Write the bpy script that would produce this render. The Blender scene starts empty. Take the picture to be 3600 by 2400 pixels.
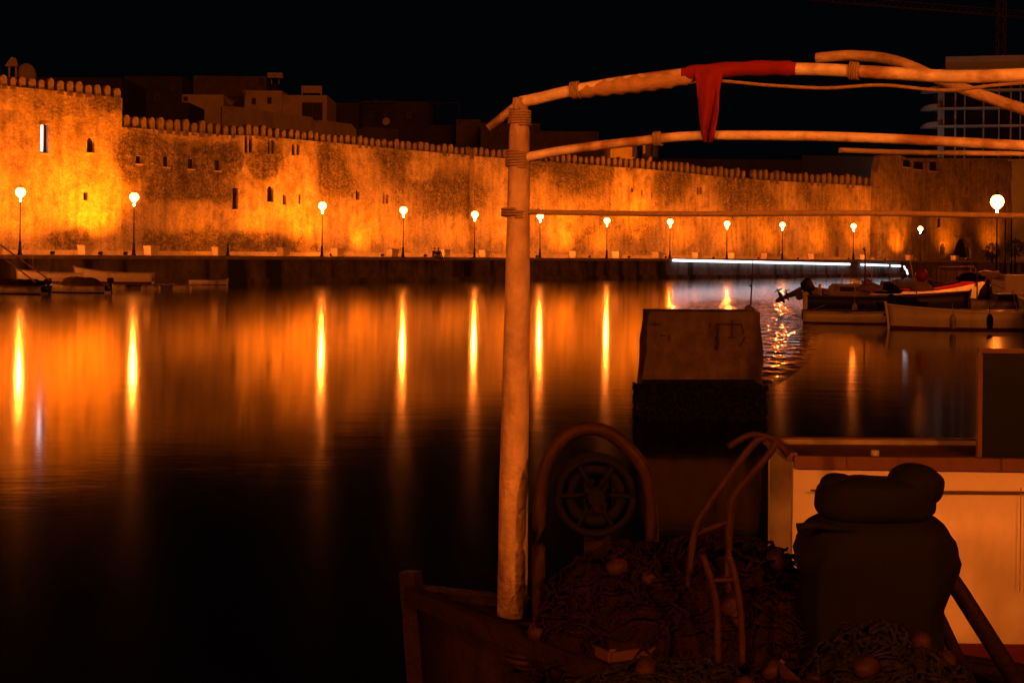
import bpy, bmesh, math, random
from mathutils import Vector, Matrix, noise
random.seed(7)
sc = bpy.context.scene
col = sc.collection
R = math.radians

# ------------------------------------------------------------------ camera
CAMZ, FPX, HOR, ROLL = 2.8, 5000.0, 890.0, 0.0097
cam = bpy.data.cameras.new("camera"); cam_o = bpy.data.objects.new("camera", cam); col.objects.link(cam_o)
cam.sensor_width = 36; cam.lens = 50; cam.shift_y = -(1200 - HOR) / 3600.0
cam.clip_start = 0.05; cam.clip_end = 3000
cam_o.location = (0, 0, CAMZ); cam_o.rotation_euler = (math.pi / 2, -ROLL, 0)
sc.camera = cam_o
# ------------------------------------------------------------------ world, glow of the town, exposure
w = bpy.data.worlds.new("World"); sc.world = w; w.use_nodes = True
bg = w.node_tree.nodes["Background"]; bg.inputs[0].default_value = (0.55, 0.7, 1.0, 1); bg.inputs[1].default_value = 0.0005
sun = bpy.data.lights.new("town_glow", 'SUN'); sun.energy = 0.2; sun.angle = R(40); sun.color = (1.0, 0.165, 0.008)
sun_o = bpy.data.objects.new("town_glow", sun); col.objects.link(sun_o); sun_o.rotation_euler = (R(72), 0, R(20))
sc.view_settings.view_transform = 'Standard'; sc.view_settings.look = 'None'
sc.view_settings.exposure = 1.2; sc.view_settings.gamma = 1.0
sc.render.engine = 'CYCLES'
sc.cycles.use_denoising = True
sc.cycles.max_bounces = 5; sc.cycles.diffuse_bounces = 2; sc.cycles.glossy_bounces = 3
sc.cycles.caustics_reflective = False; sc.cycles.caustics_refractive = False
sc.cycles.sample_clamp_indirect = 6.0
SODIUM = (1.0, 0.165, 0.001)

# ------------------------------------------------------------------ pixel (of the 3600 px photo) -> point
def P(x, y, Z):
    u = (x - 1800) / FPX; v = (HOR - y) / FPX
    c, s = math.cos(ROLL), math.sin(ROLL)
    return Vector(((u * c - v * s) * Z, Z, CAMZ + (u * s + v * c) * Z))
def G(x, y, z):
    """point at height z seen at pixel (x, y)"""
    a = P(x, y, 1.0); t = (z - CAMZ) / (a.z - CAMZ)
    return P(x, y, t)

# ------------------------------------------------------------------ materials
def mat(name, base, rough=0.7, metal=0.0, noise_amt=0.0, nscale=3.0, bump=0.0, bscale=20.0, streak=0.0, dirt=None, emit=None, estr=0.0, dirt_t=(0.5, 0.62)):
    m = bpy.data.materials.new(name); m.use_nodes = True
    nt = m.node_tree; N = nt.nodes; L = nt.links; b = N["Principled BSDF"]
    b.inputs["Base Color"].default_value = (*base, 1); b.inputs["Roughness"].default_value = rough
    b.inputs["Metallic"].default_value = metal
    if emit:
        b.inputs["Emission Color"].default_value = (*emit, 1); b.inputs["Emission Strength"].default_value = estr
    tc = N.new("ShaderNodeTexCoord")
    cur = None
    if noise_amt:
        n = N.new("ShaderNodeTexNoise"); n.inputs["Scale"].default_value = nscale; n.inputs["Detail"].default_value = 6
        n.inputs["Roughness"].default_value = 0.65
        L.new(tc.outputs["Object"], n.inputs["Vector"])
        r = N.new("ShaderNodeMapRange"); r.inputs[1].default_value = 0.3; r.inputs[2].default_value = 0.7
        r.inputs[3].default_value = 1 - noise_amt; r.inputs[4].default_value = 1 + noise_amt * 0.6
        L.new(n.outputs["Fac"], r.inputs[0])
        v = N.new("ShaderNodeVectorMath"); v.operation = 'SCALE'; v.inputs[0].default_value = base
        L.new(r.outputs[0], v.inputs["Scale"]); cur = v.outputs[0]
    if dirt:
        n = N.new("ShaderNodeTexNoise"); n.inputs["Scale"].default_value = nscale * 0.6; n.inputs["Detail"].default_value = 8
        mp = N.new("ShaderNodeMapping"); mp.inputs["Scale"].default_value = (1, 1, 1.0 - streak * 0.85)
        L.new(tc.outputs["Object"], mp.inputs[0]); L.new(mp.outputs[0], n.inputs["Vector"])
        r = N.new("ShaderNodeMapRange"); r.inputs[1].default_value = dirt_t[0]; r.inputs[2].default_value = dirt_t[1]
        L.new(n.outputs["Fac"], r.inputs[0])
        mx = N.new("ShaderNodeMix"); mx.data_type = 'RGBA'
        if cur: L.new(cur, mx.inputs["A"])
        else: mx.inputs["A"].default_value = (*base, 1)
        mx.inputs["B"].default_value = (*dirt, 1); L.new(r.outputs[0], mx.inputs["Factor"]); cur = mx.outputs["Result"]
    if cur: L.new(cur, b.inputs["Base Color"])
    if bump:
        n = N.new("ShaderNodeTexNoise"); n.inputs["Scale"].default_value = bscale; n.inputs["Detail"].default_value = 6
        L.new(tc.outputs["Object"], n.inputs["Vector"])
        bp = N.new("ShaderNodeBump"); bp.inputs["Strength"].default_value = bump; bp.inputs["Distance"].default_value = 0.05
        L.new(n.outputs["Fac"], bp.inputs["Height"]); L.new(bp.outputs[0], b.inputs["Normal"])
    return m

def stone_mat(name, lo, hi, rubble_scale=2.4):
    """old masonry: rubble stones, plaster that has fallen away (vertex attribute 'wear'), runs down the face"""
    m = bpy.data.materials.new(name); m.use_nodes = True
    nt = m.node_tree; N = nt.nodes; L = nt.links; b = N["Principled BSDF"]; b.inputs["Roughness"].default_value = 0.95
    b.inputs["Specular IOR Level"].default_value = 0.15
    tc = N.new("ShaderNodeTexCoord"); geo = N.new("ShaderNodeAttribute"); geo.attribute_name = "wear_and_pools"
    def math_(op, a, bb, clamp=False):
        n = N.new("ShaderNodeMath"); n.operation = op; n.use_clamp = clamp
        for i, q in enumerate((a, bb)):
            if hasattr(q, "links"): L.new(q, n.inputs[i])
            else: n.inputs[i].default_value = q
        return n.outputs[0]
    def nz(scale, detail, mapping=(1, 1, 1), rough=0.6):
        mp = N.new("ShaderNodeMapping"); mp.inputs["Scale"].default_value = mapping
        L.new(tc.outputs["Object"], mp.inputs[0])
        n = N.new("ShaderNodeTexNoise"); n.inputs["Scale"].default_value = scale; n.inputs["Detail"].default_value = detail
        n.inputs["Roughness"].default_value = rough
        L.new(mp.outputs[0], n.inputs["Vector"]); return n.outputs["Fac"]
    def rng(q, a, c, d, e):
        n = N.new("ShaderNodeMapRange"); L.new(q, n.inputs[0])
        for i, v in enumerate((a, c, d, e)): n.inputs[i + 1].default_value = v
        return n.outputs[0]
    mp = N.new("ShaderNodeMapping"); mp.inputs["Scale"].default_value = (1, 1, 1.5); L.new(tc.outputs["Object"], mp.inputs[0])
    vo = N.new("ShaderNodeTexVoronoi"); vo.inputs["Scale"].default_value = rubble_scale; L.new(mp.outputs[0], vo.inputs["Vector"])
    vc = N.new("ShaderNodeSeparateColor"); L.new(vo.outputs["Color"], vc.inputs[0])
    stones = rng(vc.outputs[0], 0, 1, 0.72, 1.25)
    joints = rng(vo.outputs["Distance"], 0.25, 0.8, 1.0, 0.6)
    rub = math_('MULTIPLY', stones, joints)
    big = nz(0.2, 7, rough=0.62); mid = nz(0.7, 9, rough=0.72); fine = nz(6.0, 8, rough=0.75); run = nz(1.0, 6, (1.5, 1.5, 0.2))
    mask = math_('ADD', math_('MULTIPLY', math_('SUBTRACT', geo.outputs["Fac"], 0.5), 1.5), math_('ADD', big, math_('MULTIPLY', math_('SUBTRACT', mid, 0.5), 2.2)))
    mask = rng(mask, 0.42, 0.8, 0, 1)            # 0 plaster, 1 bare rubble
    pl = math_('MULTIPLY', rng(run, 0.32, 0.68, 0.66, 1.2), rng(fine, 0.35, 0.65, 0.6, 1.3))
    rb = math_('MULTIPLY', math_('MULTIPLY', rub, rng(run, 0.3, 0.7, 0.4, 0.85)), rng(fine, 0.36, 0.64, 0.12, 1.25))
    mx = N.new("ShaderNodeMix"); L.new(mask, mx.inputs["Factor"]); L.new(pl, mx.inputs["A"]); L.new(rb, mx.inputs["B"])
    val = math_('MULTIPLY', mx.outputs["Result"], rng(mid, 0.34, 0.66, 0.45, 1.35))
    cr = N.new("ShaderNodeMix"); cr.data_type = 'RGBA'; cr.inputs["A"].default_value = (*lo, 1); cr.inputs["B"].default_value = (*hi, 1)
    L.new(math_('MULTIPLY', val, 0.85, True), cr.inputs["Factor"]); L.new(cr.outputs["Result"], b.inputs["Base Color"])
    h = math_('ADD', math_('MULTIPLY', joints, 0.7), math_('ADD', math_('MULTIPLY', fine, 0.8), mid))
    bp = N.new("ShaderNodeBump"); bp.inputs["Distance"].default_value = 0.3
    L.new(rng(mask, 0, 1, 0.5, 1.0), bp.inputs["Strength"]); L.new(h, bp.inputs["Height"]); L.new(bp.outputs[0], b.inputs["Normal"])
    return m

M = {}
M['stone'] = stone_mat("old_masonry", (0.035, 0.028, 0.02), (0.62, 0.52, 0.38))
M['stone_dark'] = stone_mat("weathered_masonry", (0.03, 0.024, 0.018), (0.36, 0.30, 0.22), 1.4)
M['pale_stone'] = mat("pale_kerb_stone", (0.5, 0.43, 0.34), 0.85, noise_amt=0.3, nscale=1.2, bump=0.3, bscale=6)
M['quay'] = mat("quay_concrete", (0.19, 0.16, 0.13), 0.9, noise_amt=0.5, nscale=0.9, bump=0.5, bscale=5, dirt=(0.03, 0.026, 0.02), streak=1.0)
M['quay_edge'] = mat("quay_edge_stone", (0.36, 0.3, 0.24), 0.85, noise_amt=0.4, nscale=1.5, bump=0.2, bscale=7)
M['paving'] = mat("paving", (0.3, 0.26, 0.21), 0.8, noise_amt=0.3, nscale=2.0)
M['planter'] = mat("planter_concrete", (0.78, 0.7, 0.6), 0.8, noise_amt=0.15, nscale=4)
M['soil'] = mat("planter_soil", (0.05, 0.035, 0.025), 0.95, noise_amt=0.4, nscale=12)
M['iron'] = mat("cast_iron", (0.018, 0.018, 0.02), 0.45, 0.6, noise_amt=0.2)
M['window'] = mat("window_dark", (0.02, 0.017, 0.014), 0.5)
M['frame'] = mat("window_frame", (0.16, 0.12, 0.09), 0.7)
M['white_led'] = mat("white_led", (0.9, 0.9, 0.9), 0.4, emit=(0.75, 0.85, 1.0), estr=1.6)
M['trail_white'] = mat("white_light_trail", (0.9, 0.9, 0.9), 0.4, emit=(0.8, 0.86, 1.0), estr=1.15)  # glow of the passing light's trail, built as solid tubes
M['globe'] = mat("lamp_globe", (0.9, 0.8, 0.6), 0.3, emit=(1.0, 0.17, 0.02), estr=26.0)
M['burner'] = mat("lamp_burner", (0.9, 0.8, 0.6), 0.3, emit=(1.0, 0.185, 0.016), estr=3300.0)
M['flood_glass'] = mat("floodlight_glass", (0.9, 0.8, 0.6), 0.3, emit=(1.0, 0.2, 0.01), estr=2.0)
M['seaweed'] = mat("seaweed", (0.012, 0.014, 0.007), 0.6, noise_amt=0.6, nscale=12, bump=1.0, bscale=25)
M['block'] = mat("block_concrete", (0.16, 0.125, 0.095), 0.9, noise_amt=0.45, nscale=3, bump=0.6, bscale=9, dirt=(0.05, 0.04, 0.03), streak=0.9, dirt_t=(0.52, 0.7))
M['rust'] = mat("rusty_iron", (0.07, 0.03, 0.02), 0.8, noise_amt=0.4, nscale=20)
M['white_hull'] = mat("white_hull_paint", (0.72, 0.69, 0.64), 0.35, noise_amt=0.12, nscale=2.5, dirt=(0.3, 0.25, 0.2), streak=0.6, dirt_t=(0.58, 0.8))
M['dull_hull'] = mat("dull_white_paint", (0.45, 0.42, 0.38), 0.5, noise_amt=0.25, nscale=3, dirt=(0.15, 0.12, 0.1), dirt_t=(0.5, 0.7))
M['red_paint'] = mat("red_paint", (0.42, 0.015, 0.01), 0.5, noise_amt=0.25, nscale=5)
M['dark_red'] = mat("antifouling_red", (0.12, 0.012, 0.01), 0.7, noise_amt=0.3, nscale=5)
M['dark_hull'] = mat("dark_hull_paint", (0.02, 0.02, 0.024), 0.45, noise_amt=0.3, nscale=4)
M['wood'] = mat("weathered_wood", (0.16, 0.085, 0.045), 0.65, noise_amt=0.4, nscale=8, bump=0.3, bscale=30)
M['wood_dark'] = mat("dark_wood", (0.016, 0.008, 0.005), 0.6, noise_amt=0.5, nscale=6, bump=0.3, bscale=25)
M['brown_rail'] = mat("brown_rub_rail", (0.12, 0.05, 0.025), 0.5, noise_amt=0.3, nscale=6)
M['pole'] = mat("painted_pole", (0.5, 0.4, 0.3), 0.6, noise_amt=0.35, nscale=7, bump=0.4, bscale=22, dirt=(0.16, 0.09, 0.05), streak=0.9, dirt_t=(0.5, 0.68))
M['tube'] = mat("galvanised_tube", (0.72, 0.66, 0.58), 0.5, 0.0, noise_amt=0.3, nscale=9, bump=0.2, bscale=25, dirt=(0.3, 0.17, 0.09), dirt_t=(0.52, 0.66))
M['motor'] = mat("motor_black", (0.012, 0.012, 0.014), 0.35)
M['motor_grey'] = mat("motor_grey", (0.35, 0.34, 0.33), 0.4)
M['net'] = mat("fishing_net", (0.017, 0.007, 0.005), 0.95, noise_amt=0.7, nscale=18, bump=1.0, bscale=45)
M['net_green'] = mat("fishing_net_green", (0.02, 0.02, 0.013), 0.95, noise_amt=0.7, nscale=18, bump=1.0, bscale=45)
M['rope'] = mat("rope", (0.3, 0.22, 0.14), 0.9, noise_amt=0.3, nscale=40)
M['rope_dark'] = mat("rope_dark", (0.03, 0.02, 0.015), 0.9)
M['tarp'] = mat("tarpaulin", (0.07, 0.05, 0.04), 0.75, noise_amt=0.3, nscale=3, bump=0.5, bscale=6)
M['cloth_red'] = mat("red_cloth", (0.2, 0.005, 0.003), 0.9, noise_amt=0.2, nscale=10)
M['canvas'] = mat("canvas", (0.4, 0.28, 0.18), 0.9, noise_amt=0.3, nscale=10, bump=0.3, bscale=20)
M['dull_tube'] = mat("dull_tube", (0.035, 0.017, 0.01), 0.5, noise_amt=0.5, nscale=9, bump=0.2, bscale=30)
M['rubber'] = mat("rubber", (0.006, 0.006, 0.006), 0.8)
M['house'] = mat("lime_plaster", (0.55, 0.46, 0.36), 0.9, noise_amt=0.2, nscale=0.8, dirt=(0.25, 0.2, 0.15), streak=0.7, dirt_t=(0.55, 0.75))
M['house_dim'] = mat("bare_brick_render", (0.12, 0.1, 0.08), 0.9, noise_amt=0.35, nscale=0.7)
M['house_dark'] = mat("unlit_render", (0.05, 0.042, 0.035), 0.9, noise_amt=0.35, nscale=0.5)  # for unlit houses, their darkness put into the base colour
M['hotel'] = mat("hotel_concrete", (0.3, 0.32, 0.36), 0.8, noise_amt=0.15, nscale=0.5)
M['hotel_glass'] = mat("hotel_glass", (0.012, 0.016, 0.024), 0.15)
M['crane'] = mat("crane_steel", (0.16, 0.06, 0.03), 0.6)
M['skin'] = mat("skin", (0.3, 0.18, 0.12), 0.6)
M['cloth_black'] = mat("black_clothing", (0.012, 0.012, 0.014), 0.9)
M['cloth_navy'] = mat("dark_maroon_clothing", (0.04, 0.012, 0.014), 0.9)
M['hair'] = mat("dark_hair", (0.01, 0.008, 0.006), 0.6)
M['leaf'] = mat("leaf", (0.05, 0.07, 0.025), 0.7, noise_amt=0.4, nscale=6)
M['teal'] = mat("teal_door_paint", (0.03, 0.16, 0.15), 0.6)
M['crate'] = mat("crate_plastic", (0.07, 0.03, 0.014), 0.6, noise_amt=0.2)

for k_ in ('rubber', 'net', 'net_green', 'wood_dark', 'dull_tube', 'tarp', 'seaweed', 'block'):
    M[k_].node_tree.nodes['Principled BSDF'].inputs['Specular IOR Level'].default_value = 0.1
# ------------------------------------------------------------------ mesh builder
class MB:
    def __init__(s): s.bm = bmesh.new(); s.mi = 0
    def _f(s, vs):
        try:
            f = s.bm.faces.new(vs); f.material_index = s.mi; return f
        except ValueError: return None
    def quad(s, *ps):
        return s._f([s.bm.verts.new(p) for p in ps])
    def box(s, c, size, rot=None, taper=1.0, bevel=0.0):
        hx, hy, hz = size[0] / 2, size[1] / 2, size[2] / 2
        vs = []
        for z in (-1, 1):
            k = 1.0 if z > 0 else taper
            for x, y in ((-1, -1), (1, -1), (1, 1), (-1, 1)):
                v = Vector((x * hx * k, y * hy * k, z * hz))
                if rot is not None: v = rot @ v
                vs.append(s.bm.verts.new(v + Vector(c)))
        fs = [s._f([vs[i] for i in q]) for q in ((3, 2, 1, 0), (4, 5, 6, 7), (0, 1, 5, 4), (1, 2, 6, 5), (2, 3, 7, 6), (3, 0, 4, 7))]
        if bevel:
            es = list({e for f in fs if f for e in f.edges})
            bmesh.ops.bevel(s.bm, geom=es, offset=bevel, segments=2, affect='EDGES', clamp_overlap=True)
        return s
    def beam(s, a, b, w_, h_):
        a, b = Vector(a), Vector(b); d = b - a
        q = d.to_track_quat('Y', 'Z').to_matrix()
        return s.box((a + b) / 2, (w_, d.length, h_), q)
    def tube(s, pts, rad, n=8, cap=True, smooth=True):
        pts = [Vector(p) for p in pts]; rings = []
        for i, p in enumerate(pts):
            d = (pts[min(i + 1, len(pts) - 1)] - pts[max(i - 1, 0)])
            if d.length < 1e-9: d = Vector((0, 0, 1))
            q = d.to_track_quat('Z', 'Y').to_matrix()
            r = rad[i] if isinstance(rad, (list, tuple)) else rad
            rings.append([s.bm.verts.new(p + q @ Vector((r * math.cos(2 * math.pi * k / n), r * math.sin(2 * math.pi * k / n), 0))) for k in range(n)])
        for a, b in zip(rings, rings[1:]):
            for k in range(n):
                f = s._f([a[k], a[(k + 1) % n], b[(k + 1) % n], b[k]])
                if f and smooth: f.smooth = True
        if cap:
            s._f(rings[0][::-1]); s._f(rings[-1])
        return s
    def lathe(s, prof, n=16, c=(0, 0, 0), smooth=True):
        c = Vector(c); rings = []
        for r, z in prof:
            rings.append([s.bm.verts.new(c + Vector((max(r, 1e-4) * math.cos(2 * math.pi * k / n), max(r, 1e-4) * math.sin(2 * math.pi * k / n), z))) for k in range(n)])
        for a, b in zip(rings, rings[1:]):
            for k in range(n):
                f = s._f([a[k], a[(k + 1) % n], b[(k + 1) % n], b[k]])
                if f and smooth: f.smooth = True
        s._f(rings[0][::-1]); s._f(rings[-1])
        return s
    def blob(s, c, size, sub=3, amp=0.25, freq=2.0, seed=0.0, flat=True):
        r = bmesh.ops.create_icosphere(s.bm, subdivisions=sub, radius=1.0)
        for v in r['verts']:
            n_ = noise.fractal(v.co * freq + Vector((seed, seed * 1.7, -seed)), 1.0, 2.0, 4)
            k = 1 + amp * n_
            co = v.co * k
            if flat and co.z < 0: co.z *= 0.25
            v.co = Vector((co.x * size[0], co.y * size[1], co.z * size[2])) + Vector(c)
        for v in r['verts']:
            for f in v.link_faces: f.smooth = True; f.material_index = s.mi
        return s
    def rbox(s, c, size, p=3.5, seg=10, taper=1.0):
        c = Vector(c); f = lambda v: math.copysign(abs(v) ** (2 / p), v); rings = []
        for i in range(1, seg):
            t = -math.pi / 2 + math.pi * i / seg; z = f(math.sin(t)); rr = f(math.cos(t)); k = taper + (1 - taper) * (z + 1) / 2
            rings.append([s.bm.verts.new(c + Vector((size[0] / 2 * rr * k * f(math.cos(a)), size[1] / 2 * rr * k * f(math.sin(a)), size[2] / 2 * z))) for a in [2 * math.pi * j / (2 * seg) for j in range(2 * seg)]])
        for a, b in zip(rings, rings[1:]):
            for j in range(2 * seg):
                q = s._f([a[j], a[(j + 1) % (2 * seg)], b[(j + 1) % (2 * seg)], b[j]])
                if q: q.smooth = True
        s._f(rings[0][::-1]); s._f(rings[-1]); return s
    def build(s, name, m, parent=None, loc=None):
        bmesh.ops.recalc_face_normals(s.bm, faces=s.bm.faces)
        me = bpy.data.meshes.new(name); s.bm.to_mesh(me); s.bm.free()
        for q in (m if isinstance(m, (list, tuple)) else [m]): me.materials.append(M[q])
        o = bpy.data.objects.new(name, me); col.objects.link(o)
        if parent: o.parent = parent
        if loc is not None: o.location = loc
        return o

def tag(o, label=None, cat=None, group=None, kind=None):
    if label: o['label'] = label
    if cat: o['category'] = cat
    if group: o['group'] = group
    if kind: o['kind'] = kind
    return o
def empty(name, loc, rz=0, label=None, cat=None, group=None):
    o = bpy.data.objects.new(name, None); col.objects.link(o); o.location = loc; o.rotation_euler = (0, 0, rz)
    o.empty_display_size = 0.2
    return tag(o, label, cat, group)
def copy_tree(o, parent=None):
    c = o.copy(); col.objects.link(c); c.parent = parent
    for ch in [q for q in bpy.data.objects if q.parent == o]: copy_tree(ch, c)
    return c
ORD = ["first", "second", "third", "fourth", "fifth", "sixth", "seventh", "eighth", "ninth", "tenth", "eleventh", "twelfth",
       "thirteenth", "fourteenth", "fifteenth", "sixteenth", "seventeenth", "eighteenth", "nineteenth", "twentieth"]

# ------------------------------------------------------------------ layout of the far quay
QZ = 2.33
def s_px(x):   # height in pixels of a 4.5 m lamp standing at the quay edge at image column x
    return 216 + (155 - 216) * x / 1668 if x < 1668 else 155 + (106 - 155) * (x - 1668) / (3235 - 1668)
def edge(x, off=0.0, z=QZ):
    Z = 22500 / s_px(x); p = Vector(((x - 1800) / FPX * Z, Z, z))
    return p + (N1 if x < 1668 else N2) * off
E0 = Vector((-37.5, 104.17, 0)); E1 = Vector((-3.83, 145.16, 0)); E2 = Vector((60.92, 212.26, 0))
D1 = (E1 - E0).normalized(); D2 = (E2 - E1).normalized()
N1 = Vector((-D1.y, D1.x, 0)); N2 = Vector((-D2.y, D2.x, 0))
A_ = E0 - D1 * 75; B_ = E2 + D2 * 120
NM = (N1 + N2).normalized()
ANG1 = math.atan2(D1.y, D1.x); ANG2 = math.atan2(D2.y, D2.x)

# ------------------------------------------------------------------ water
def build_water():
    m = bpy.data.materials.new("harbour_water"); m.use_nodes = True
    nt = m.node_tree; N = nt.nodes; L = nt.links; b = N["Principled BSDF"]
    b.inputs["Base Color"].default_value = (0.002, 0.003, 0.003, 1); b.inputs["Roughness"].default_value = 0.085
    b.inputs["IOR"].default_value = 1.38
    tc = N.new("ShaderNodeTexCoord")
    def nz(scale, detail, mp_s):
        mp = N.new("ShaderNodeMapping"); mp.inputs["Scale"].default_value = mp_s; L.new(tc.outputs["Object"], mp.inputs[0])
        n = N.new("ShaderNodeTexNoise"); n.inputs["Scale"].default_value = scale; n.inputs["Detail"].default_value = detail
        L.new(mp.outputs[0], n.inputs["Vector"]); return n.outputs["Fac"]
    def mth(op, a, c):
        n = N.new("ShaderNodeMath"); n.operation = op
        for i, q in enumerate((a, c)):
            if hasattr(q, "links"): L.new(q, n.inputs[i])
            else: n.inputs[i].default_value = q
        return n.outputs[0]
    swell = nz(0.5, 2, (1.0, 2.2, 1)); small = nz(3.0, 3, (1, 2.0, 1)); chop = nz(1.0, 2, (1.7, 0.8, 1))
    # a patch of water ruffled by the wind, by the mooring block
    sx = N.new("ShaderNodeSeparateXYZ"); L.new(tc.outputs["Object"], sx.inputs[0])
    dx = mth('SUBTRACT', sx.outputs[0], mth('MULTIPLY', sx.outputs[1], 0.162))
    dx = mth('DIVIDE', dx, mth('ADD', mth('MULTIPLY', sx.outputs[1], 0.045), 0.7)); dy = mth('DIVIDE', mth('SUBTRACT', sx.outputs[1], 62), 31)
    r2 = mth('ADD', mth('MULTIPLY', dx, dx), mth('MULTIPLY', dy, dy))
    mr = N.new("ShaderNodeMapRange"); mr.inputs[1].default_value = 1.15; mr.inputs[2].default_value = 0.6; L.new(r2, mr.inputs[0])
    h = mth('ADD', mth('MULTIPLY', swell, 0.0022), mth('MULTIPLY', small, 0.0009))
    h = mth('ADD', h, mth('MULTIPLY', mth('MULTIPLY', chop, mr.outputs[0]), 0.1))
    rr = N.new("ShaderNodeMapRange"); rr.inputs[3].default_value = 0.085; rr.inputs[4].default_value = 0.02; L.new(mr.outputs[0], rr.inputs[0]); L.new(rr.outputs[0], b.inputs["Roughness"])
    bp = N.new("ShaderNodeBump"); bp.inputs["Strength"].default_value = 1.0; bp.inputs["Distance"].default_value = 1.0
    L.new(h, bp.inputs["Height"]); L.new(bp.outputs[0], b.inputs["Normal"])
    M['water'] = m
    mb = MB(); mb.quad((-400, -60, 0), (500, -60, 0), (500, 600, 0), (-400, 600, 0))
    tag(mb.build('water', 'water'), kind='structure')
build_water()
mb = MB(); mb.quad((-900, -300, -3), (1200, -300, -3), (1200, 1800, -3), (-900, 1800, -3))
tag(mb.build('harbour_bed', 'quay'), kind='structure')

# ------------------------------------------------------------------ far quay: face, edge stone, paving
def ribbon(offs_lo, offs_hi, z0, z1, name, m, kind='structure', parent=None, closed=True):
    """a solid strip along the whole quay line between two offsets from the quay edge"""
    mb = MB()
    def line(off):
        return [A_ + N1 * off, E1 + NM * off / NM.dot(N1), B_ + N2 * off]
    lo, hi = line(offs_lo), line(offs_hi)
    ring = []
    for a, b in zip(lo, hi):
        ring.append([mb.bm.verts.new((a.x, a.y, z0)), mb.bm.verts.new((b.x, b.y, z0)), mb.bm.verts.new((b.x, b.y, z1)), mb.bm.verts.new((a.x, a.y, z1))])
    # subdivide by simple faces
    for a, b in zip(ring, ring[1:]):
        for k in range(4): mb._f([a[k], a[(k + 1) % 4], b[(k + 1) % 4], b[k]])
    mb._f(ring[0]); mb._f(ring[-1][::-1])
    o = mb.build(name, m, parent)
    if kind: tag(o, kind=kind)
    return o
ribbon(0.15, 60, -2.5, QZ - 0.02, 'quay', 'quay')
ribbon(0.0, 0.7, QZ - 0.30, QZ, 'quay_edge', 'quay_edge')
ribbon(0.7, 59, QZ - 0.02, QZ - 0.004, 'pavement', 'paving')
ribbon(-0.12, 0.15, -1.5, 0.38, 'quay_footing', 'quay')

# ------------------------------------------------------------------ town walls
WOFF = 9.0
def wall_line(i):   # point and direction of the wall base, by segment
    return (E1 + NM * WOFF / NM.dot(N1), D1, N1) if i == 1 else (E1 + NM * WOFF / NM.dot(N1), D2, N2)
def on_wall(x, y, i, off=0.0):
    """pixel -> (s along the wall, z, point) on the face of wall segment i"""
    p0, d, n = wall_line(i); p0 = p0 + n * off
    a = P(x, y, 1.0); ray = Vector((a.x, 1.0, 0))
    # p0 + s d = t ray
    det = d.x * (-ray.y) - d.y * (-ray.x)
    bx, by = -p0.x, -p0.y
    s = (bx * (-ray.y) - by * (-ray.x)) / det; t = (d.x * by - d.y * bx) / det
    return s, CAMZ + (a.z - CAMZ) * t, p0 + d * s
BLOBS = [  # (x, y, rx, ry, amount) : + bare dark rubble, - pale plaster and painted-in floodlight pools, read off the photo
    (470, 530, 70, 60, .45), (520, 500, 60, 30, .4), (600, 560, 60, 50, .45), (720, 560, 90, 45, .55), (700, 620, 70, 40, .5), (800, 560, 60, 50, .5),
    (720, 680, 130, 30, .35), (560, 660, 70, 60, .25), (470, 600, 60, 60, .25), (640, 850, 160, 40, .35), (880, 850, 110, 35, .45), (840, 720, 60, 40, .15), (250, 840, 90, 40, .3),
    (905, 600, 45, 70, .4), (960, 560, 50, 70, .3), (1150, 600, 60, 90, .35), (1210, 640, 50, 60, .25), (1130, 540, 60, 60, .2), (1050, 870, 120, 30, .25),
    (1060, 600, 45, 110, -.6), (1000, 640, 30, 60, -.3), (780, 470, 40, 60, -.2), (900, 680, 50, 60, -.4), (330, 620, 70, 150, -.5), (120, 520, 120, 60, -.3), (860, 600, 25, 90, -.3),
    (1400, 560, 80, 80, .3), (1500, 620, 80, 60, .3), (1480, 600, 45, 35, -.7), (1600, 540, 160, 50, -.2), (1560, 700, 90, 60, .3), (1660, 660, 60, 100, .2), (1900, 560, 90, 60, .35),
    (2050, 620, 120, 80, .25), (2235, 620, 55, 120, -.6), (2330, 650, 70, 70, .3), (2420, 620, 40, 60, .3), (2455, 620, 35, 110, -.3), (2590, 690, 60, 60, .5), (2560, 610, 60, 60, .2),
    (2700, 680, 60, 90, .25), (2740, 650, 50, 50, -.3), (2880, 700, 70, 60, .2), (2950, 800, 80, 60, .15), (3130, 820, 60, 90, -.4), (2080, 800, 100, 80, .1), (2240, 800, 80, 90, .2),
    (380, 340, 60, 60, .35), (150, 380, 160, 50, .1)]
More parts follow.
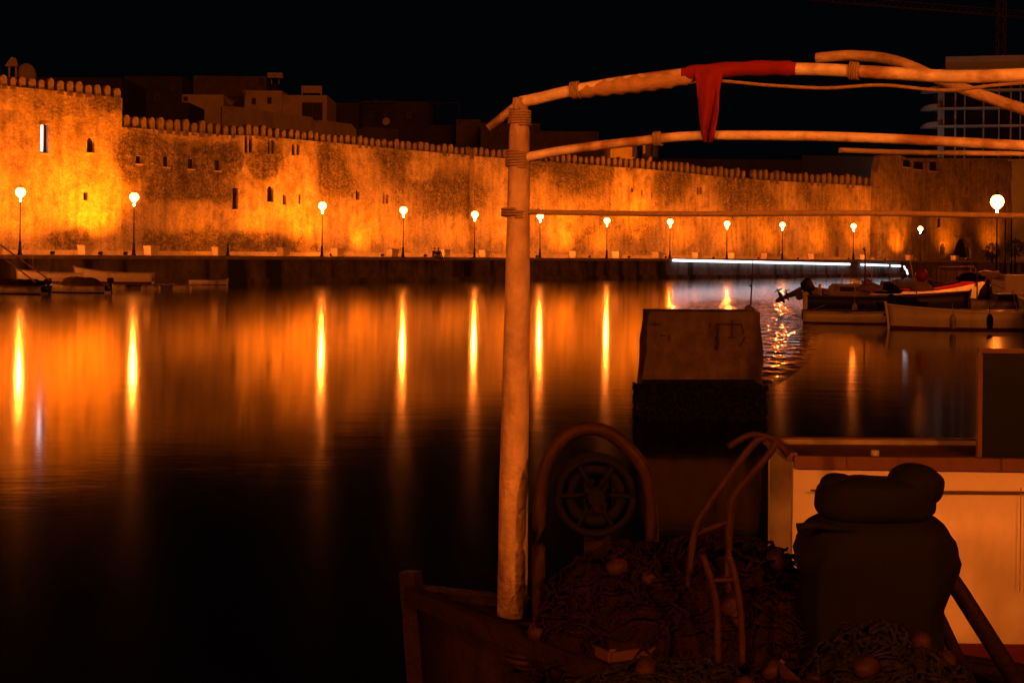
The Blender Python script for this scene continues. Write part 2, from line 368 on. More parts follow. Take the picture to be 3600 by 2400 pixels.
def wall_grid(mb, i, xs0, xs1, ztop_fn, holes, off=0.0, step=0.45, thick=1.2, z0=QZ - 0.3, slope=0.0, seed=0):
    """front face of a wall as a fine grid, with real openings, slightly uneven"""
    p0, d, n = wall_line(i); p0 = p0 + n * off
    s0, s1 = (xs0, xs1)
    ss = [s0 + (s1 - s0) * k / max(1, round((s1 - s0) / step)) for k in range(max(1, round((s1 - s0) / step)) + 1)]
    rows = 26
    zmax = max(ztop_fn(s) for s in ss)
    zs = [z0 + (zmax - z0) * k / rows for k in range(rows + 1)]
    for h in holes: ss += [h[0], h[1]]; zs += [h[2], h[3]]
    ss = sorted(set(round(q, 3) for q in ss)); zs = sorted(set(round(q, 3) for q in zs))
    wl = mb.bm.verts.layers.float.get('wear_and_pools') or mb.bm.verts.layers.float.new('wear_and_pools')
    def top(s): return ztop_fn(s)
    V = {}
    def vert(a, b):
        if (a, b) not in V:
            s = ss[a]; z = min(zs[b], top(s)) if b < len(zs) - 1 else top(s)
            near = any(h[0] - .02 <= s <= h[1] + .02 and h[2] - .02 <= z <= h[3] + .02 for h in holes)
            dn = 0 if (near or a in (0, len(ss) - 1)) else 0.16 * noise.fractal(Vector((s * .35 + seed, z * .35, 3.1)), 1, 2, 4)
            dn += slope * max(0, (z - z0))
            v = mb.bm.verts.new(p0 + d * s + n * dn + Vector((0, 0, z)))
            # image position of this point, for the painted rubble, plaster and light pools
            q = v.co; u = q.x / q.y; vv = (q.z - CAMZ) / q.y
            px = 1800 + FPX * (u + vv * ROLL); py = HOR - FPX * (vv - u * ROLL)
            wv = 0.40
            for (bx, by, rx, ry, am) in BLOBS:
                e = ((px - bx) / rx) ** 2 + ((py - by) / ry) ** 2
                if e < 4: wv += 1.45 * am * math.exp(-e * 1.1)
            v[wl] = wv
            V[(a, b)] = v
        return V[(a, b)]
    for a in range(len(ss) - 1):
        sm = (ss[a] + ss[a + 1]) / 2
        for b in range(len(zs) - 1):
            zm = (zs[b] + zs[b + 1]) / 2
            if zs[b] >= min(top(ss[a]), top(ss[a + 1])) - 1e-4: continue
            if any(h[0] < sm < h[1] and h[2] < zm < h[3] for h in holes): continue
            b2 = b + 1
            if zs[b2] > min(top(ss[a]), top(ss[a + 1])): b2 = len(zs) - 1
            f = mb._f([vert(a, b), vert(a + 1, b), vert(a + 1, b2), vert(a, b2)])
    # top walk, ends and back
    for a, b in zip(ss, ss[1:]):
        qa, qb = p0 + d * a, p0 + d * b
        sa, sb = slope * max(0, top(a) - z0), slope * max(0, top(b) - z0)
        mb.quad(qa + n * sa + Vector((0, 0, top(a))), qb + n * sb + Vector((0, 0, top(b))), qb + n * (thick + sb) + Vector((0, 0, top(b))), qa + n * (thick + sa) + Vector((0, 0, top(a))))
    for a in (ss[0], ss[-1]):
        q = p0 + d * a; t = Vector((0, 0, top(a))); z_ = Vector((0, 0, z0)); sa = slope * (top(a) - z0)
        mb.quad(q + z_, q + n * sa + t, q + n * (thick + sa) + t, q + n * thick + z_)
    qa, qb = p0 + d * ss[0] + n * thick, p0 + d * ss[-1] + n * thick
    mb.quad(qa + Vector((0, 0, z0)), qb + Vector((0, 0, z0)), qb + Vector((0, 0, top(ss[-1]))), qa + Vector((0, 0, top(ss[0]))))
    return p0, d, n

def window_part(parent, p0, d, n, h, kind, frame=True, dep=0.3):
    """a real recess: reveal, dark back and mullions; arched tops get a spandrel"""
    s0, s1, z0, z1 = h
    U = Vector((0, 0, 1)); mb = MB()
    a, b = p0 + d * s0, p0 + d * s1
    f = lambda q, z, k: q + U * z + n * k
    mb.quad(f(a, z0, 0), f(b, z0, 0), f(b, z0, dep), f(a, z0, dep)); mb.quad(f(a, z1, 0), f(b, z1, 0), f(b, z1, dep), f(a, z1, dep))
    mb.quad(f(a, z0, 0), f(a, z1, 0), f(a, z1, dep), f(a, z0, dep)); mb.quad(f(b, z0, 0), f(b, z1, 0), f(b, z1, dep), f(b, z0, dep))
    win = mb.build('window', 'stone_dark', parent)  # darker stone puts the recess shade into the reveal colour
    mb = MB(); mb.quad(f(a, z0, dep - .01), f(b, z0, dep - .01), f(b, z1, dep - .01), f(a, z1, dep - .01)); mb.build('window_pane', 'window', win)
    W = s1 - s0; H = z1 - z0
    if kind in ('arch', 'arch_bars'):
        mb = MB(); r = W / 2; c = (s0 + s1) / 2; zc = z1 - r
        for sg in (-1, 1):
            for k in range(6):
                t0, t1 = math.pi / 2 * k / 6, math.pi / 2 * (k + 1) / 6
                q0 = (c + sg * r * math.cos(t0), zc + r * math.sin(t0)); q1 = (c + sg * r * math.cos(t1), zc + r * math.sin(t1))
                e = c + sg * r
                for kk in (0.004,):
                    mb.quad(f(p0 + d * e, q0[1], kk), f(p0 + d * e, q1[1], kk), f(p0 + d * q1[0], q1[1], kk), f(p0 + d * q0[0], q0[1], kk))
                mb.quad(f(p0 + d * q0[0], q0[1], .004), f(p0 + d * q1[0], q1[1], .004), f(p0 + d * q1[0], q1[1], dep - .02), f(p0 + d * q0[0], q0[1], dep - .02))
        mb.build('window_arch', 'stone', win)
    if kind in ('bars', 'arch_bars', 'twin'):
        mb = MB(); nb = 1 if kind == 'twin' else 2
        for k in range(nb):
            s_ = s0 + W * (k + 1) / (nb + 1); q = p0 + d * s_
            wd = W * 0.16 if kind == 'twin' else 0.05
            mb.beam(f(q, z0 + .02, .2), f(q, z1 - .02, .2), wd, 0.1)
        mb.build('mullion', 'stone' if kind == 'twin' else 'iron', win)
    if frame:
        mb = MB(); mb.beam(f(a - d * .08, z0 - .07, -.05), f(b + d * .08, z0 - .07, -.05), 0.2, 0.12); mb.build('window_sill', 'pale_stone', win)
    return win

def merlon_mesh(width, height, thick, seed):
    rng = random.Random(seed); mb = MB()
    prof = []
    n = 9; lean = rng.uniform(-.05, .05)
    for k in range(n + 1):
        t = math.pi * k / n
        prof.append((width / 2 * math.cos(t) * rng.uniform(.93, 1.03) + lean, height - width * .42 + width * .42 * math.sin(t) ** .8))
    prof = [(width / 2 * 1.04, -0.3), (width / 2 * rng.uniform(.86, 1.0), height * .35)] + prof + [(-width / 2 * rng.uniform(.86, 1.0), height * .35), (-width / 2 * 1.04, -0.3)]
    wl = mb.bm.verts.layers.float.new('wear_and_pools')
    fr = [mb.bm.verts.new((x, -thick / 2, z)) for x, z in prof]; bk = [mb.bm.verts.new((x, thick / 2, z)) for x, z in prof]
    for v in fr + bk: v[wl] = .5
    mb._f(fr); mb._f(bk[::-1])
    for k in range(len(prof)): mb._f([fr[k], bk[k], bk[(k + 1) % len(prof)], fr[(k + 1) % len(prof)]])
    bmesh.ops.recalc_face_normals(mb.bm, faces=mb.bm.faces)
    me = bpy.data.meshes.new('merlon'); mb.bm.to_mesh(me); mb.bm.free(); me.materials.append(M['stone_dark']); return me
MER = [merlon_mesh(1.0, 1.0, 0.6, k) for k in range(7)]
def merlons(parent, i, xs, ytop_fn, off, wfrac, hpx_fn):
    p0, d, n = wall_line(i); ang = ANG1 if i == 1 else ANG2
    for k, (x, wpx) in enumerate(xs):
        yb = ytop_fn(x)
        s, z, q = on_wall(x, yb, i, off); s2, _, _ = on_wall(x + wpx * wfrac, yb, i, off)
        hz = hpx_fn(x) / FPX * q.y
        o = bpy.data.objects.new('merlon', MER[(k * 5 + k // 3) % 7]); col.objects.link(o); o.parent = parent
        o.location = q + n * 0.34 + Vector((0, 0, z - q.z))
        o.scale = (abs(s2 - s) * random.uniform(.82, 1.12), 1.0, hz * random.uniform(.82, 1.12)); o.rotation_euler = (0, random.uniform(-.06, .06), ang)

def hole(x0, y0, x1, y1, i, off=0.0):
    s0, z1, _ = on_wall(x0, y0, i, off); s1, _, _ = on_wall(x1, y0, i, off); _, z0, _ = on_wall((x0 + x1) / 2, y1, i, off)
    return (s0, s1, z0, z1)
def lin(pts):
    def f(x):
        if x <= pts[0][0]: a, b = pts[0], pts[1]
        elif x >= pts[-1][0]: a, b = pts[-2], pts[-1]
        else:
            for a, b in zip(pts, pts[1:]):
                if a[0] <= x <= b[0]: break
        return a[1] + (b[1] - a[1]) * (x - a[0]) / (b[0] - a[0])
    return f
def build_wall(name, label, i, x0, x1, ybase, off, wins, mxs, wfrac, hpx, slope=0.0, step=0.5, mname='stone', xa=None):
    yf = lin(ybase)
    root = empty(name, (0, 0, 0), 0, label, 'wall')
    sA = on_wall(x0, yf(x0), i, off)[0] if xa is None else xa; sB = on_wall(x1, yf(x1), i, off)[0]
    samp = [(on_wall(x0 + (x1 - x0) * k / 40, yf(x0 + (x1 - x0) * k / 40), i, off)[:2]) for k in range(41)]
    zf = lin(samp)
    hs = [hole(*w_[:4], i, off) for w_ in wins]
    mb = MB(); p0, d, n = wall_grid(mb, i, sA, sB, zf, hs, off, step, slope=slope, seed=x0)
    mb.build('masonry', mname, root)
    for h, w_ in zip(hs, wins): window_part(root, p0, d, n, h, w_[4], frame=(h[1] - h[0]) > .5, dep=1.0 if w_[1] > 825 else .3)
    if mxs: merlons(root, i, mxs, yf, off, wfrac, hpx)
    return root, (p0, d, n, zf, sA, sB)

# tall tower at the left
mx = [(413.0 - 33.2 * k, 33.2) for k in range(15)]
T_OFF = -0.5
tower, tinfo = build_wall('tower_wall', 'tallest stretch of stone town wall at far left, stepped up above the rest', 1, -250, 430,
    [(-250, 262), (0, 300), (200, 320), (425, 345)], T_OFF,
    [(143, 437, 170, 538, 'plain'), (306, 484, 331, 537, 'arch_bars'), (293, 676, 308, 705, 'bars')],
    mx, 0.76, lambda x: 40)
# long lower wall
mx = []; x = 446.0
while x < 1665:
    sp = lin([(440, 31), (800, 27), (1100, 22), (1700, 20.5)])(x); mx.append((x, sp)); x += sp
W1 = [(478, 548, 498, 576, 'plain'), (574, 549, 594, 587, 'plain'), (660, 558, 682, 594, 'plain'), (755, 562, 775, 600, 'plain'),
      (860, 477, 870, 537, 'arch'), (875, 477, 887, 537, 'arch'), (942, 488, 952, 542, 'arch'), (955, 488, 966, 542, 'arch'),
      (1026, 505, 1036, 546, 'arch'), (1043, 505, 1053, 546, 'arch'), (1155, 535, 1162, 563, 'arch'), (1168, 535, 1174, 563, 'arch'),
      (818, 660, 836, 736, 'bars'), (940, 653, 962, 710, 'arch_bars'), (994, 682, 1006, 720, 'arch'), (1049, 680, 1057, 716, 'arch'),
      (1251, 667, 1264, 703, 'arch'), (1346, 538, 1352, 577, 'arch'), (1356, 538, 1362, 577, 'arch'), (1346, 680, 1352, 716, 'bars'), (1358, 684, 1366, 716, 'bars')]
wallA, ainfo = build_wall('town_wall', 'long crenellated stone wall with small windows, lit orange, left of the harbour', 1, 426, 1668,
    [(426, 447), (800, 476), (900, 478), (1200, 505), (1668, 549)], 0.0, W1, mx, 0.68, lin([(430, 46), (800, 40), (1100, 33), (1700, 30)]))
mx = []; x = 1672.0
while x < 3085:
    sp = lin([(1668, 21), (2300, 19.5), (2700, 20), (3085, 21.5)])(x)
    if not 2618 < x < 2640: mx.append((x, sp))
    x += sp
W2 = [(2218, 662, 2226, 676, 'plain'), (2254, 668, 2259, 684, 'plain'), (2289, 675, 2294, 692, 'plain'), (2450, 658, 2456, 684, 'plain'), (2460, 658, 2466, 684, 'plain'),
      (2938, 868, 2948, 905, 'plain')]
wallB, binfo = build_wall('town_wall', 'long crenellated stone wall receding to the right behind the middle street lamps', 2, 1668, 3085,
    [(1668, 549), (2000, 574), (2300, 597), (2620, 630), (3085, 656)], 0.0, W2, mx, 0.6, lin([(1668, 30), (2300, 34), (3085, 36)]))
# right hand bastion with the arched gate; plain ruined top
W3 = [(3355, 835, 3415, 905, 'arch'), (3305, 852, 3322, 905, 'arch'), (3175, 560, 3205, 588, 'plain'), (3212, 566, 3250, 596, 'plain'), (3268, 566, 3296, 602, 'plain'), (3296, 765, 3306, 800, 'plain')]
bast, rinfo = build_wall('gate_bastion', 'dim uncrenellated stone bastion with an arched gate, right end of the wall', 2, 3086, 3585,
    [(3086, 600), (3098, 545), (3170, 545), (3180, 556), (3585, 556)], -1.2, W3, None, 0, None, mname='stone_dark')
# recessed gate doorway with a teal door
s, z, q = on_wall(3402, 890, 2, -0.8)
mb = MB(); mb.box((0, 0, 1.1), (1.0, .08, 2.2), bevel=.01); d_ = mb.build('teal_door', 'teal'); d_.parent = bast; d_.location = q + Vector((0, 0, QZ)); d_.rotation_euler.z = ANG2
# white light tube in the tower niche
p0, d, n, zf, sA, sB = tinfo
s, z, q = on_wall(153, 440, 1, T_OFF); s, z2, q2 = on_wall(153, 532, 1, T_OFF)
root = empty('light_tube', q + n * .25 - Vector((0, 0, q.z - z2)), 0, 'upright white fluorescent light in the tall niche of the tower wall', 'light')
mb = MB(); mb.tube([(0, 0, 0), (0, 0, z - z2)], .085, 8); mb.build('tube', 'white_led', root)
mb = MB(); mb.box((0, .12, (z - z2) / 2), (.2, .05, z - z2 + .1)); mb.build('backplate', 'pale_stone', root)
# pale footing along the wall
ribbon(WOFF - 0.75, WOFF - .17, QZ - .25, QZ + 0.36, 'kerb_footing', 'pale_stone')

# ------------------------------------------------------------------ floodlights that wash the wall
def aim(o, target):
    d = Vector(target) - o.matrix_world.translation if False else Vector(target) - o.location
    o.rotation_euler = d.to_track_quat('-Z', 'Y').to_euler()
FL = [  # image x, aim y, power, spot degrees, metres from the wall
    (330, 520, 2000, 70, 4.6), (245, 520, 420, 95, 4.5), (90, 500, 600, 95, 4.0), (-120, 560, 700, 90, 4.0),
    (700, 690, 160, 110, 4.0), (910, 640, 480, 80, 3.5), (1065, 560, 950, 60, 4.2), (1090, 740, 300, 95, 4.0), (1272, 760, 420, 70, 3.0), (1400, 640, 260, 100, 4.0),
    (1600, 640, 260, 100, 4.0), (1800, 640, 520, 100, 4.0), (1985, 700, 700, 95, 4.0), (2110, 740, 520, 80, 4.6), (2238, 560, 1500, 55, 4.8), (2400, 680, 420, 90, 5), (2560, 680, 420, 95, 5),
    (2700, 680, 480, 95, 5.0), (2880, 700, 480, 95, 5.0), (3010, 700, 800, 75, 5), (3130, 740, 560, 60, 4.6), (3300, 700, 520, 95, 5.0), (3460, 680, 520, 95, 5.0)]
for k, (x, y, pw, deg, dist) in enumerate(FL):
    i = 1 if x < 1668 else 2; off = T_OFF if x < 426 else 0
    s, z, q = on_wall(x, y, i, off); n = N1 if i == 1 else N2; dd = D1 if i == 1 else D2
    base = Vector((q.x, q.y, QZ)) - n * dist
    root = empty('floodlight', base, math.atan2(dd.y, dd.x), 'small ground floodlight at the foot of the stone wall, %s from the left' % (ORD[k] if k < 20 else ['twenty-first', 'twenty-second', 'twenty-third'][k - 20]), 'floodlight', 'floodlights at the foot of the town wall')
    mb = MB(); mb.box((0, 0, .05), (.3, .1, .1)); mb.box((0, .02, .17), (.36, .16, .2), Matrix.Rotation(R(40), 3, 'X'), bevel=.01); mb.build('housing', 'iron', root)
    mb = MB(); mb.box((0, .085, .235), (.3, .01, .13), Matrix.Rotation(R(-50), 3, 'X')); mb.build('lens', 'flood_glass', root)
    li = bpy.data.lights.new('flood_beam', 'SPOT'); li.energy = pw * 3.5; li.color = SODIUM; li.spot_size = R(max(deg, 80) + 25); li.spot_blend = 1.0; li.shadow_soft_size = 0.12
    lo = bpy.data.objects.new('flood_beam', li); col.objects.link(lo)
    lo.location = base + n * .16 + Vector((0, 0, .32)); aim(lo, Vector((q.x, q.y, z)))

# ------------------------------------------------------------------ street lamps
def make_lamp(name='street_lamp'):
    root = empty(name, (0, 0, 0))
    mb = MB(); mb.lathe([(.2, 0), (.2, .06), (.15, .1), (.13, .3), (.16, .34), (.12, .4), (.095, .8), (.12, .86), (.07, .95), (.055, 1.05)], 12); mb.build('pedestal', 'iron', root)
    mb = MB(); mb.lathe([(.055, 1.05), (.045, 2.4), (.06, 2.44), (.04, 2.5), (.035, 3.75), (.07, 3.8), (.03, 3.86)], 10); mb.build('pole', 'iron', root)
    mb = MB(); mb.lathe([(.1, 4.17), (.17, 4.22), (.3, 4.34), (.37, 4.5), (.34, 4.68), (.22, 4.82), (.08, 4.87)], 10); mb.build('lamp_globe', 'globe', root)
    mb = MB(); mb.lathe([(.035, 3.87), (.045, 3.9), (.045, 4.12), (.04, 4.168)], 8); mb.build('lamp_burner', 'burner', root)
    mb = MB(); mb.lathe([(.1, 4.86), (.12, 4.9), (.04, 4.97), (.015, 5.08)], 10); mb.build('finial', 'iron', root)
    return root
LX = [(70, 680), (470, 697), (1132, 727), (1417, 742), (1668, 757), (1898, 763), (2133, 778), (2355, 782), (2555, 789), (2750, 793), (3000, 797), (3235, 806)]
lamp0 = make_lamp()
for k, (x, yy) in enumerate(LX):
    o = lamp0 if k == 0 else copy_tree(lamp0)
    p = edge(x, 0.9); 
    Z = p.y; p.x = (x - 1800) / FPX * Z
    zt = P(x, yy, Z).z
    o.location = p; o.rotation_euler.z = ANG1
    o.scale = (1, 1, (zt - QZ) / 4.45)
    tag(o, 'lit black street lamp on the far quay, %s from the left' % ORD[k], 'street lamp', 'street lamps along the far quay')
extra = 0
for dd_, lab in ((-11, 'just outside the left edge'),):
    o = copy_tree(lamp0); p = edge(70, .9) + D1 * dd_; o.location = p
    tag(o, 'lit black street lamp on the far quay, beyond the left edge of the view', 'street lamp', 'street lamps along the far quay')
# stub of a lamp without its pole
p = edge(825, .9); root = empty('lamp_stump', p, 0, 'black cast iron lamp base without pole between planter boxes', 'lamp base')
mb = MB(); mb.lathe([(.2, 0), (.2, .06), (.15, .1), (.13, .3), (.16, .34), (.12, .4), (.095, .8), (.12, .86), (.07, .95), (.05, 1.1), (.02, 1.15)], 12); mb.build('pedestal', 'iron', root)

# ------------------------------------------------------------------ planters on the far quay
def make_planter():
    root = empty('planter', (0, 0, 0))
    mb = MB(); mb.box((0, 0, .39), (.95, .95, .7), taper=.86, bevel=.03); mb.box((0, 0, .02), (.6, .6, .04)); mb.build('tub', 'planter', root)
    mb = MB(); mb.box((0, 0, .76), (1.0, 1.0, .05), bevel=.012); mb.build('rim', 'planter', root)
    mb = MB(); mb.box((0, 0, .79), (.84, .84, .012)); mb.build('soil', 'soil', root)
    return root
PX = [8, 332, 567, 797, 1028, 1222, 1405, 1592, 1737, 1862, 2048, 2202, 2336, 2478, 2606, 2716, 2884, 3068, 3218, 3380]
pl0 = make_planter()
for k, x in enumerate(PX):
    o = pl0 if k == 0 else copy_tree(pl0)
    o.location = edge(x, 1.0 + (k % 3) * .15); o.rotation_euler.z = (ANG1 if x < 1668 else ANG2) + random.uniform(-.12, .12)
    tag(o, 'square pale concrete planter on the quay edge, %s from the left' % ORD[k], 'planter', 'concrete planters along the far quay')
# a dry twiggy shrub in one of them
mb = MB(); rg = random.Random(3)
for k in range(16):
    a = rg.uniform(0, 6.28); h = rg.uniform(.4, .95); r = rg.uniform(.05, .35)
    mb.tube([(0, 0, 0), (r * .4 * math.cos(a), r * .4 * math.sin(a), h * .5), (r * math.cos(a), r * math.sin(a), h)], [.015, .01, .005], 4)
    for j in range(6):
        t = rg.uniform(.3, 1); c = Vector((r * t * math.cos(a), r * t * math.sin(a), h * t)); u = Vector((rg.uniform(-1, 1), rg.uniform(-1, 1), rg.uniform(-.3, 1))).normalized() * .07; v = u.orthogonal().normalized() * .03
        mb.quad(c, c + u * .5 + v, c + u, c + u * .5 - v)
o = mb.build('twiggy_shrub', 'leaf'); o.location = edge(1028, 1.15) + Vector((0, 0, .79)); tag(o, 'sparse twiggy shrub growing in the fifth planter from the left', 'shrub')

# ------------------------------------------------------------------ two people sitting on the quay edge
def skin_body(name, verts, edges, mname, parent, sub=1):
    me = bpy.data.meshes.new(name); me.from_pydata([v[0] for v in verts], edges, [])
    o = bpy.data.objects.new(name, me); col.objects.link(o); o.parent = parent; me.materials.append(M[mname])
    sk = o.modifiers.new('skin', 'SKIN'); sk.use_smooth_shade = True
    for k, (c, r) in enumerate(verts):
        me.skin_vertices[0].data[k].radius = (r, r) if not isinstance(r, tuple) else r
    me.skin_vertices[0].data[0].use_root = True
    ss = o.modifiers.new('sub', 'SUBSURF'); ss.levels = sub; ss.render_levels = sub
    return o
def seated(root, lean, cloth, hair_long, armx):
    # local: sits at origin (hip height .12), faces -y, legs hang over the edge
    V = [((0, .12, .13), (.16, .13)), ((lean * .3, .12, .35), (.13, .1)), ((lean * .7, .09, .55), (.17, .11)), ((lean, .06, .66), (.06, .06)), ((lean, .03, .76), (.075, .085)), ((lean, .02, .86), (.075, .09)),
         ((.1, .0, .13), .09), ((.11, -.32, .12), .075), ((.11, -.38, -.3), .05), ((.11, -.4, -.34), .045), ((.11, -.52, -.36), .035),
         ((-.1, .0, .13), .09), ((-.11, -.32, .12), .075), ((-.12, -.36, -.3), .05), ((-.12, -.38, -.34), .045), ((-.12, -.5, -.36), .035),
         ((lean + .19, .08, .57), .055), ((lean * .5 + .25, .0, .34), .042), ((armx, -.2, .2), .03),
         ((lean - .19, .08, .57), .055), ((lean * .5 - .25, .0, .34), .042), ((-armx, -.2, .2), .03)]
    E = [(0, 1), (1, 2), (2, 3), (3, 4), (4, 5), (0, 6), (6, 7), (7, 8), (8, 9), (9, 10), (0, 11), (11, 12), (12, 13), (13, 14), (14, 15), (2, 16), (16, 17), (17, 18), (2, 19), (19, 20), (20, 21)]
    skin_body('body', V, E, 'skin', root, 2)
    # fingers
    for sg in (1, -1):
        ax = armx if sg > 0 else -armx
        mb = MB()
        for f_ in range(4): mb.tube([(ax - .03 + f_ * .02, -.21, .2), (ax - .032 + f_ * .021, -.26 - .01 * (f_ in (1, 2)), .195), (ax - .032 + f_ * .021, -.285, .175)], [.01, .009, .007], 5)
        mb.tube([(ax - sg * .03, -.19, .2), (ax - sg * .055, -.225, .19)], [.011, .008], 5); mb.build('hand', 'skin', root)
    J = [((lean * 0, .12, .12), (.19, .16)), ((lean * .3, .12, .36), (.155, .125)), ((lean * .7, .09, .55), (.19, .13)), ((lean, .065, .64), (.085, .08)),
         ((lean + .19, .08, .57), .075), ((lean * .5 + .25, .0, .34), .06), ((armx, -.16, .21), .045), ((lean - .19, .08, .57), .075), ((lean * .5 - .25, .0, .34), .06), ((-armx, -.16, .21), .045)]
    skin_body('jacket', J, [(0, 1), (1, 2), (2, 3), (2, 4), (4, 5), (5, 6), (2, 7), (7, 8), (8, 9)], cloth, root, 2)
    T = [((0, .12, .11), (.185, .14)), ((.1, .0, .13), .105), ((.11, -.33, .125), .09), ((.11, -.38, -.28), .065), ((-.1, .0, .13), .105), ((-.11, -.33, .125), .09), ((-.12, -.37, -.28), .065)]
    skin_body('trousers', T, [(0, 1), (1, 2), (2, 3), (0, 4), (4, 5), (5, 6)], 'cloth_black', root, 2)
    mb = MB(); mb.blob((lean, .06, .86), (.1, .105, .11), 2, .08, 2, 1, flat=False)
    if hair_long: mb.blob((lean, .11, .72), (.1, .06, .16), 2, .1, 2, 2, flat=False)
    mb.build('hair', 'hair', root)
    mb = MB(); mb.blob((.11, -.46, -.36), (.05, .13, .05), 2, .03, 1, 1, flat=False); mb.build('shoe', 'cloth_black', root)
    mb = MB(); mb.blob((-.12, -.44, -.36), (.05, .13, .05), 2, .03, 1, 1, flat=False); mb.build('shoe', 'cloth_black', root)
q = edge(1531, .12); r_ = empty('person', q, ANG1 + .1, 'person in black sitting on the quay edge, left of the pair, legs over the water', 'person', 'two people sitting on the quay edge')
seated(r_, .06, 'cloth_black', False, .2)
q = edge(1549, .12); r_ = empty('person', q, ANG1 - .35, 'person in dark maroon sitting beside the planter, right of the pair on the quay edge', 'person', 'two people sitting on the quay edge')
seated(r_, -.07, 'cloth_navy', True, .15)

# ------------------------------------------------------------------ added glowing tubes for the trail of a passing white light
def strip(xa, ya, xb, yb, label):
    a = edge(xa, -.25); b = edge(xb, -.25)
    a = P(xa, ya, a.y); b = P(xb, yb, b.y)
    root = empty('light_trail', a, 0, label, 'light trail', 'white light trail built as tubes along the quay'); d = b - a; L_ = d.length
    mb = MB(); mb.tube([(0, 0, 0), d], .14, 8); mb.build('tube', 'trail_white', root)
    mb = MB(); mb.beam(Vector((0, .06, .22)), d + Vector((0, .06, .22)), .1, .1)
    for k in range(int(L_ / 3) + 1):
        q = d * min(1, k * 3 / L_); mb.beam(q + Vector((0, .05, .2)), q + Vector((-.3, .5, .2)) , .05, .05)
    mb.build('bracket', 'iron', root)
strip(2366, 915, 2987, 929, 'long white light trail built as a tube along the quay face, longest of three in a row')
strip(3028, 930, 3122, 933, 'medium piece of the white light trail, built as a tube on the quay, between the long one and the short one')
strip(3135, 934, 3165, 935, 'short piece of the white light trail, built as a tube on the quay, rightmost of three in a row')

# ------------------------------------------------------------------ concrete mooring block with iron rod
def mooring_block():
    Z = 24.2; root = empty('mooring_block', P(2462, 1475, Z), 0, 'massive concrete mooring block standing in the harbour with seaweed round its foot', 'mooring block')
    base = root.location.copy(); base.z = 0; root.location = base
    def loc(x, y): q = P(x, y, Z); return Vector((q.x - base.x, 0, q.z))
    mb = MB(); dp = 1.15
    tl, tr = loc(2283, 1095), loc(2674, 1097); bl, br = loc(2256, 1400), loc(2686, 1400); zb = -1.0
    rows = 26; cols = 34; grid = []
    wv = random.Random(5)
    def ring(t):
        l = tl.lerp(bl, t); r = tr.lerp(br, t)
        pts = []
        for k in range(cols + 1): q = l.lerp(r, k / cols); pts.append(Vector((q.x, 0, q.z)))
        for k in range(1, 7): pts.append(Vector((r.x, dp * k / 6, r.z)))
        for k in range(1, cols + 1): q = r.lerp(l, k / cols); pts.append(Vector((q.x, dp, q.z)))
        for k in range(1, 6): pts.append(Vector((l.x, dp * (1 - k / 6), l.z)))
        return pts
    rings = []
    for j in range(rows + 1):
        t = j / rows * (1 + .45)
        rg_ = []
        for q in ring(t):
            nn = noise.fractal(q * 2.2, 1, 2, 4) * .035
            q = q + Vector((nn, nn, 0 if j else nn * .3)); rg_.append(mb.bm.verts.new(q))
        rings.append(rg_)
    for a, b in zip(rings, rings[1:]):
        for k in range(len(a)): mb._f([a[k], a[(k + 1) % len(a)], b[(k + 1) % len(a)], b[k]])
    mb._f(rings[0])
    for f in mb.bm.faces:
        c_ = f.calc_center_median()
        if c_.z < .66 + .12 * noise.noise(c_ * 4): f.material_index = 1
    mb.build('concrete_body', ['block', 'seaweed'], root)
    # seaweed and mussels round the foot
    mb = MB(); W_ = (br.x - bl.x)
    for k in range(520):
        x_ = wv.uniform(bl.x - .04, br.x + .04); side = wv.random()
        z_ = wv.uniform(-.05, .62) * (1 if side < .8 else .9)
        y_ = -.03 if side < .8 else wv.uniform(0, dp)
        if side >= .8: x_ = bl.x - .04 if side < .9 else br.x + .04
        mb.blob((x_, y_, z_), (wv.uniform(.02, .06), .035, wv.uniform(.015, .05)), 1, .7, 2, k, flat=False)
        if k % 2:
            u = Vector((wv.uniform(-.04, .04), -.03, -wv.uniform(.05, .16))); sd = Vector((.012, 0, .004)); q_ = Vector((x_, y_ - .02, z_)); mb.quad(q_ - sd, q_ + sd, q_ + u + sd * .4, q_ + u - sd * .4)
    tag(mb.build('seaweed', 'seaweed', root), kind='stuff')
    # cracks with rusted bars standing out
    mb = MB()
    def bar(x0, y0, x1, y1, w_=.012):
        a, b = loc(x0, y0), loc(x1, y1); mb.tube([a + Vector((0, -.03, 0)), (a + b) / 2 + Vector((.008, -.035, 0)), b + Vector((0, -.03, 0))], w_, 5)
    for q in ((2288, 1138, 2322, 1141), (2302, 1128, 2303, 1145), (2320, 1178, 2340, 1180), (2351, 1178, 2352, 1198), (2494, 1134, 2494, 1152), (2515, 1138, 2605, 1140), (2520, 1140, 2521, 1185), (2573, 1125, 2572, 1185), (2560, 1185, 2585, 1186), (2605, 1140, 2612, 1170), (2618, 1185, 2600, 1215)):
        bar(*q)
    bar(2521, 1180, 2518, 1228, .03)
    mb.build('rebar', 'rust', root)
    # upright rod with its collar
    mb = MB(); a = P(2638, 1095, Z + .35) - base; b = P(2647, 918, Z + .35) - base
    a.z -= .05
    mb.tube([a, a.lerp(b, .55), b], [.014, .013, .01], 6); mb.tube([a.lerp(b, .62), a.lerp(b, .68)], .02, 6); mb.tube([a.lerp(b, .52) + Vector((-.03, 0, 0)), a.lerp(b, .56)], .02, 5)
    mb.build('iron_rod', 'rust', root)
    mb = MB(); mb.blob(a + Vector((0, 0, .06)), (.09, .08, .1), 2, .5, 2, 3); mb.build('mortar_lump', 'block', root)
mooring_block()

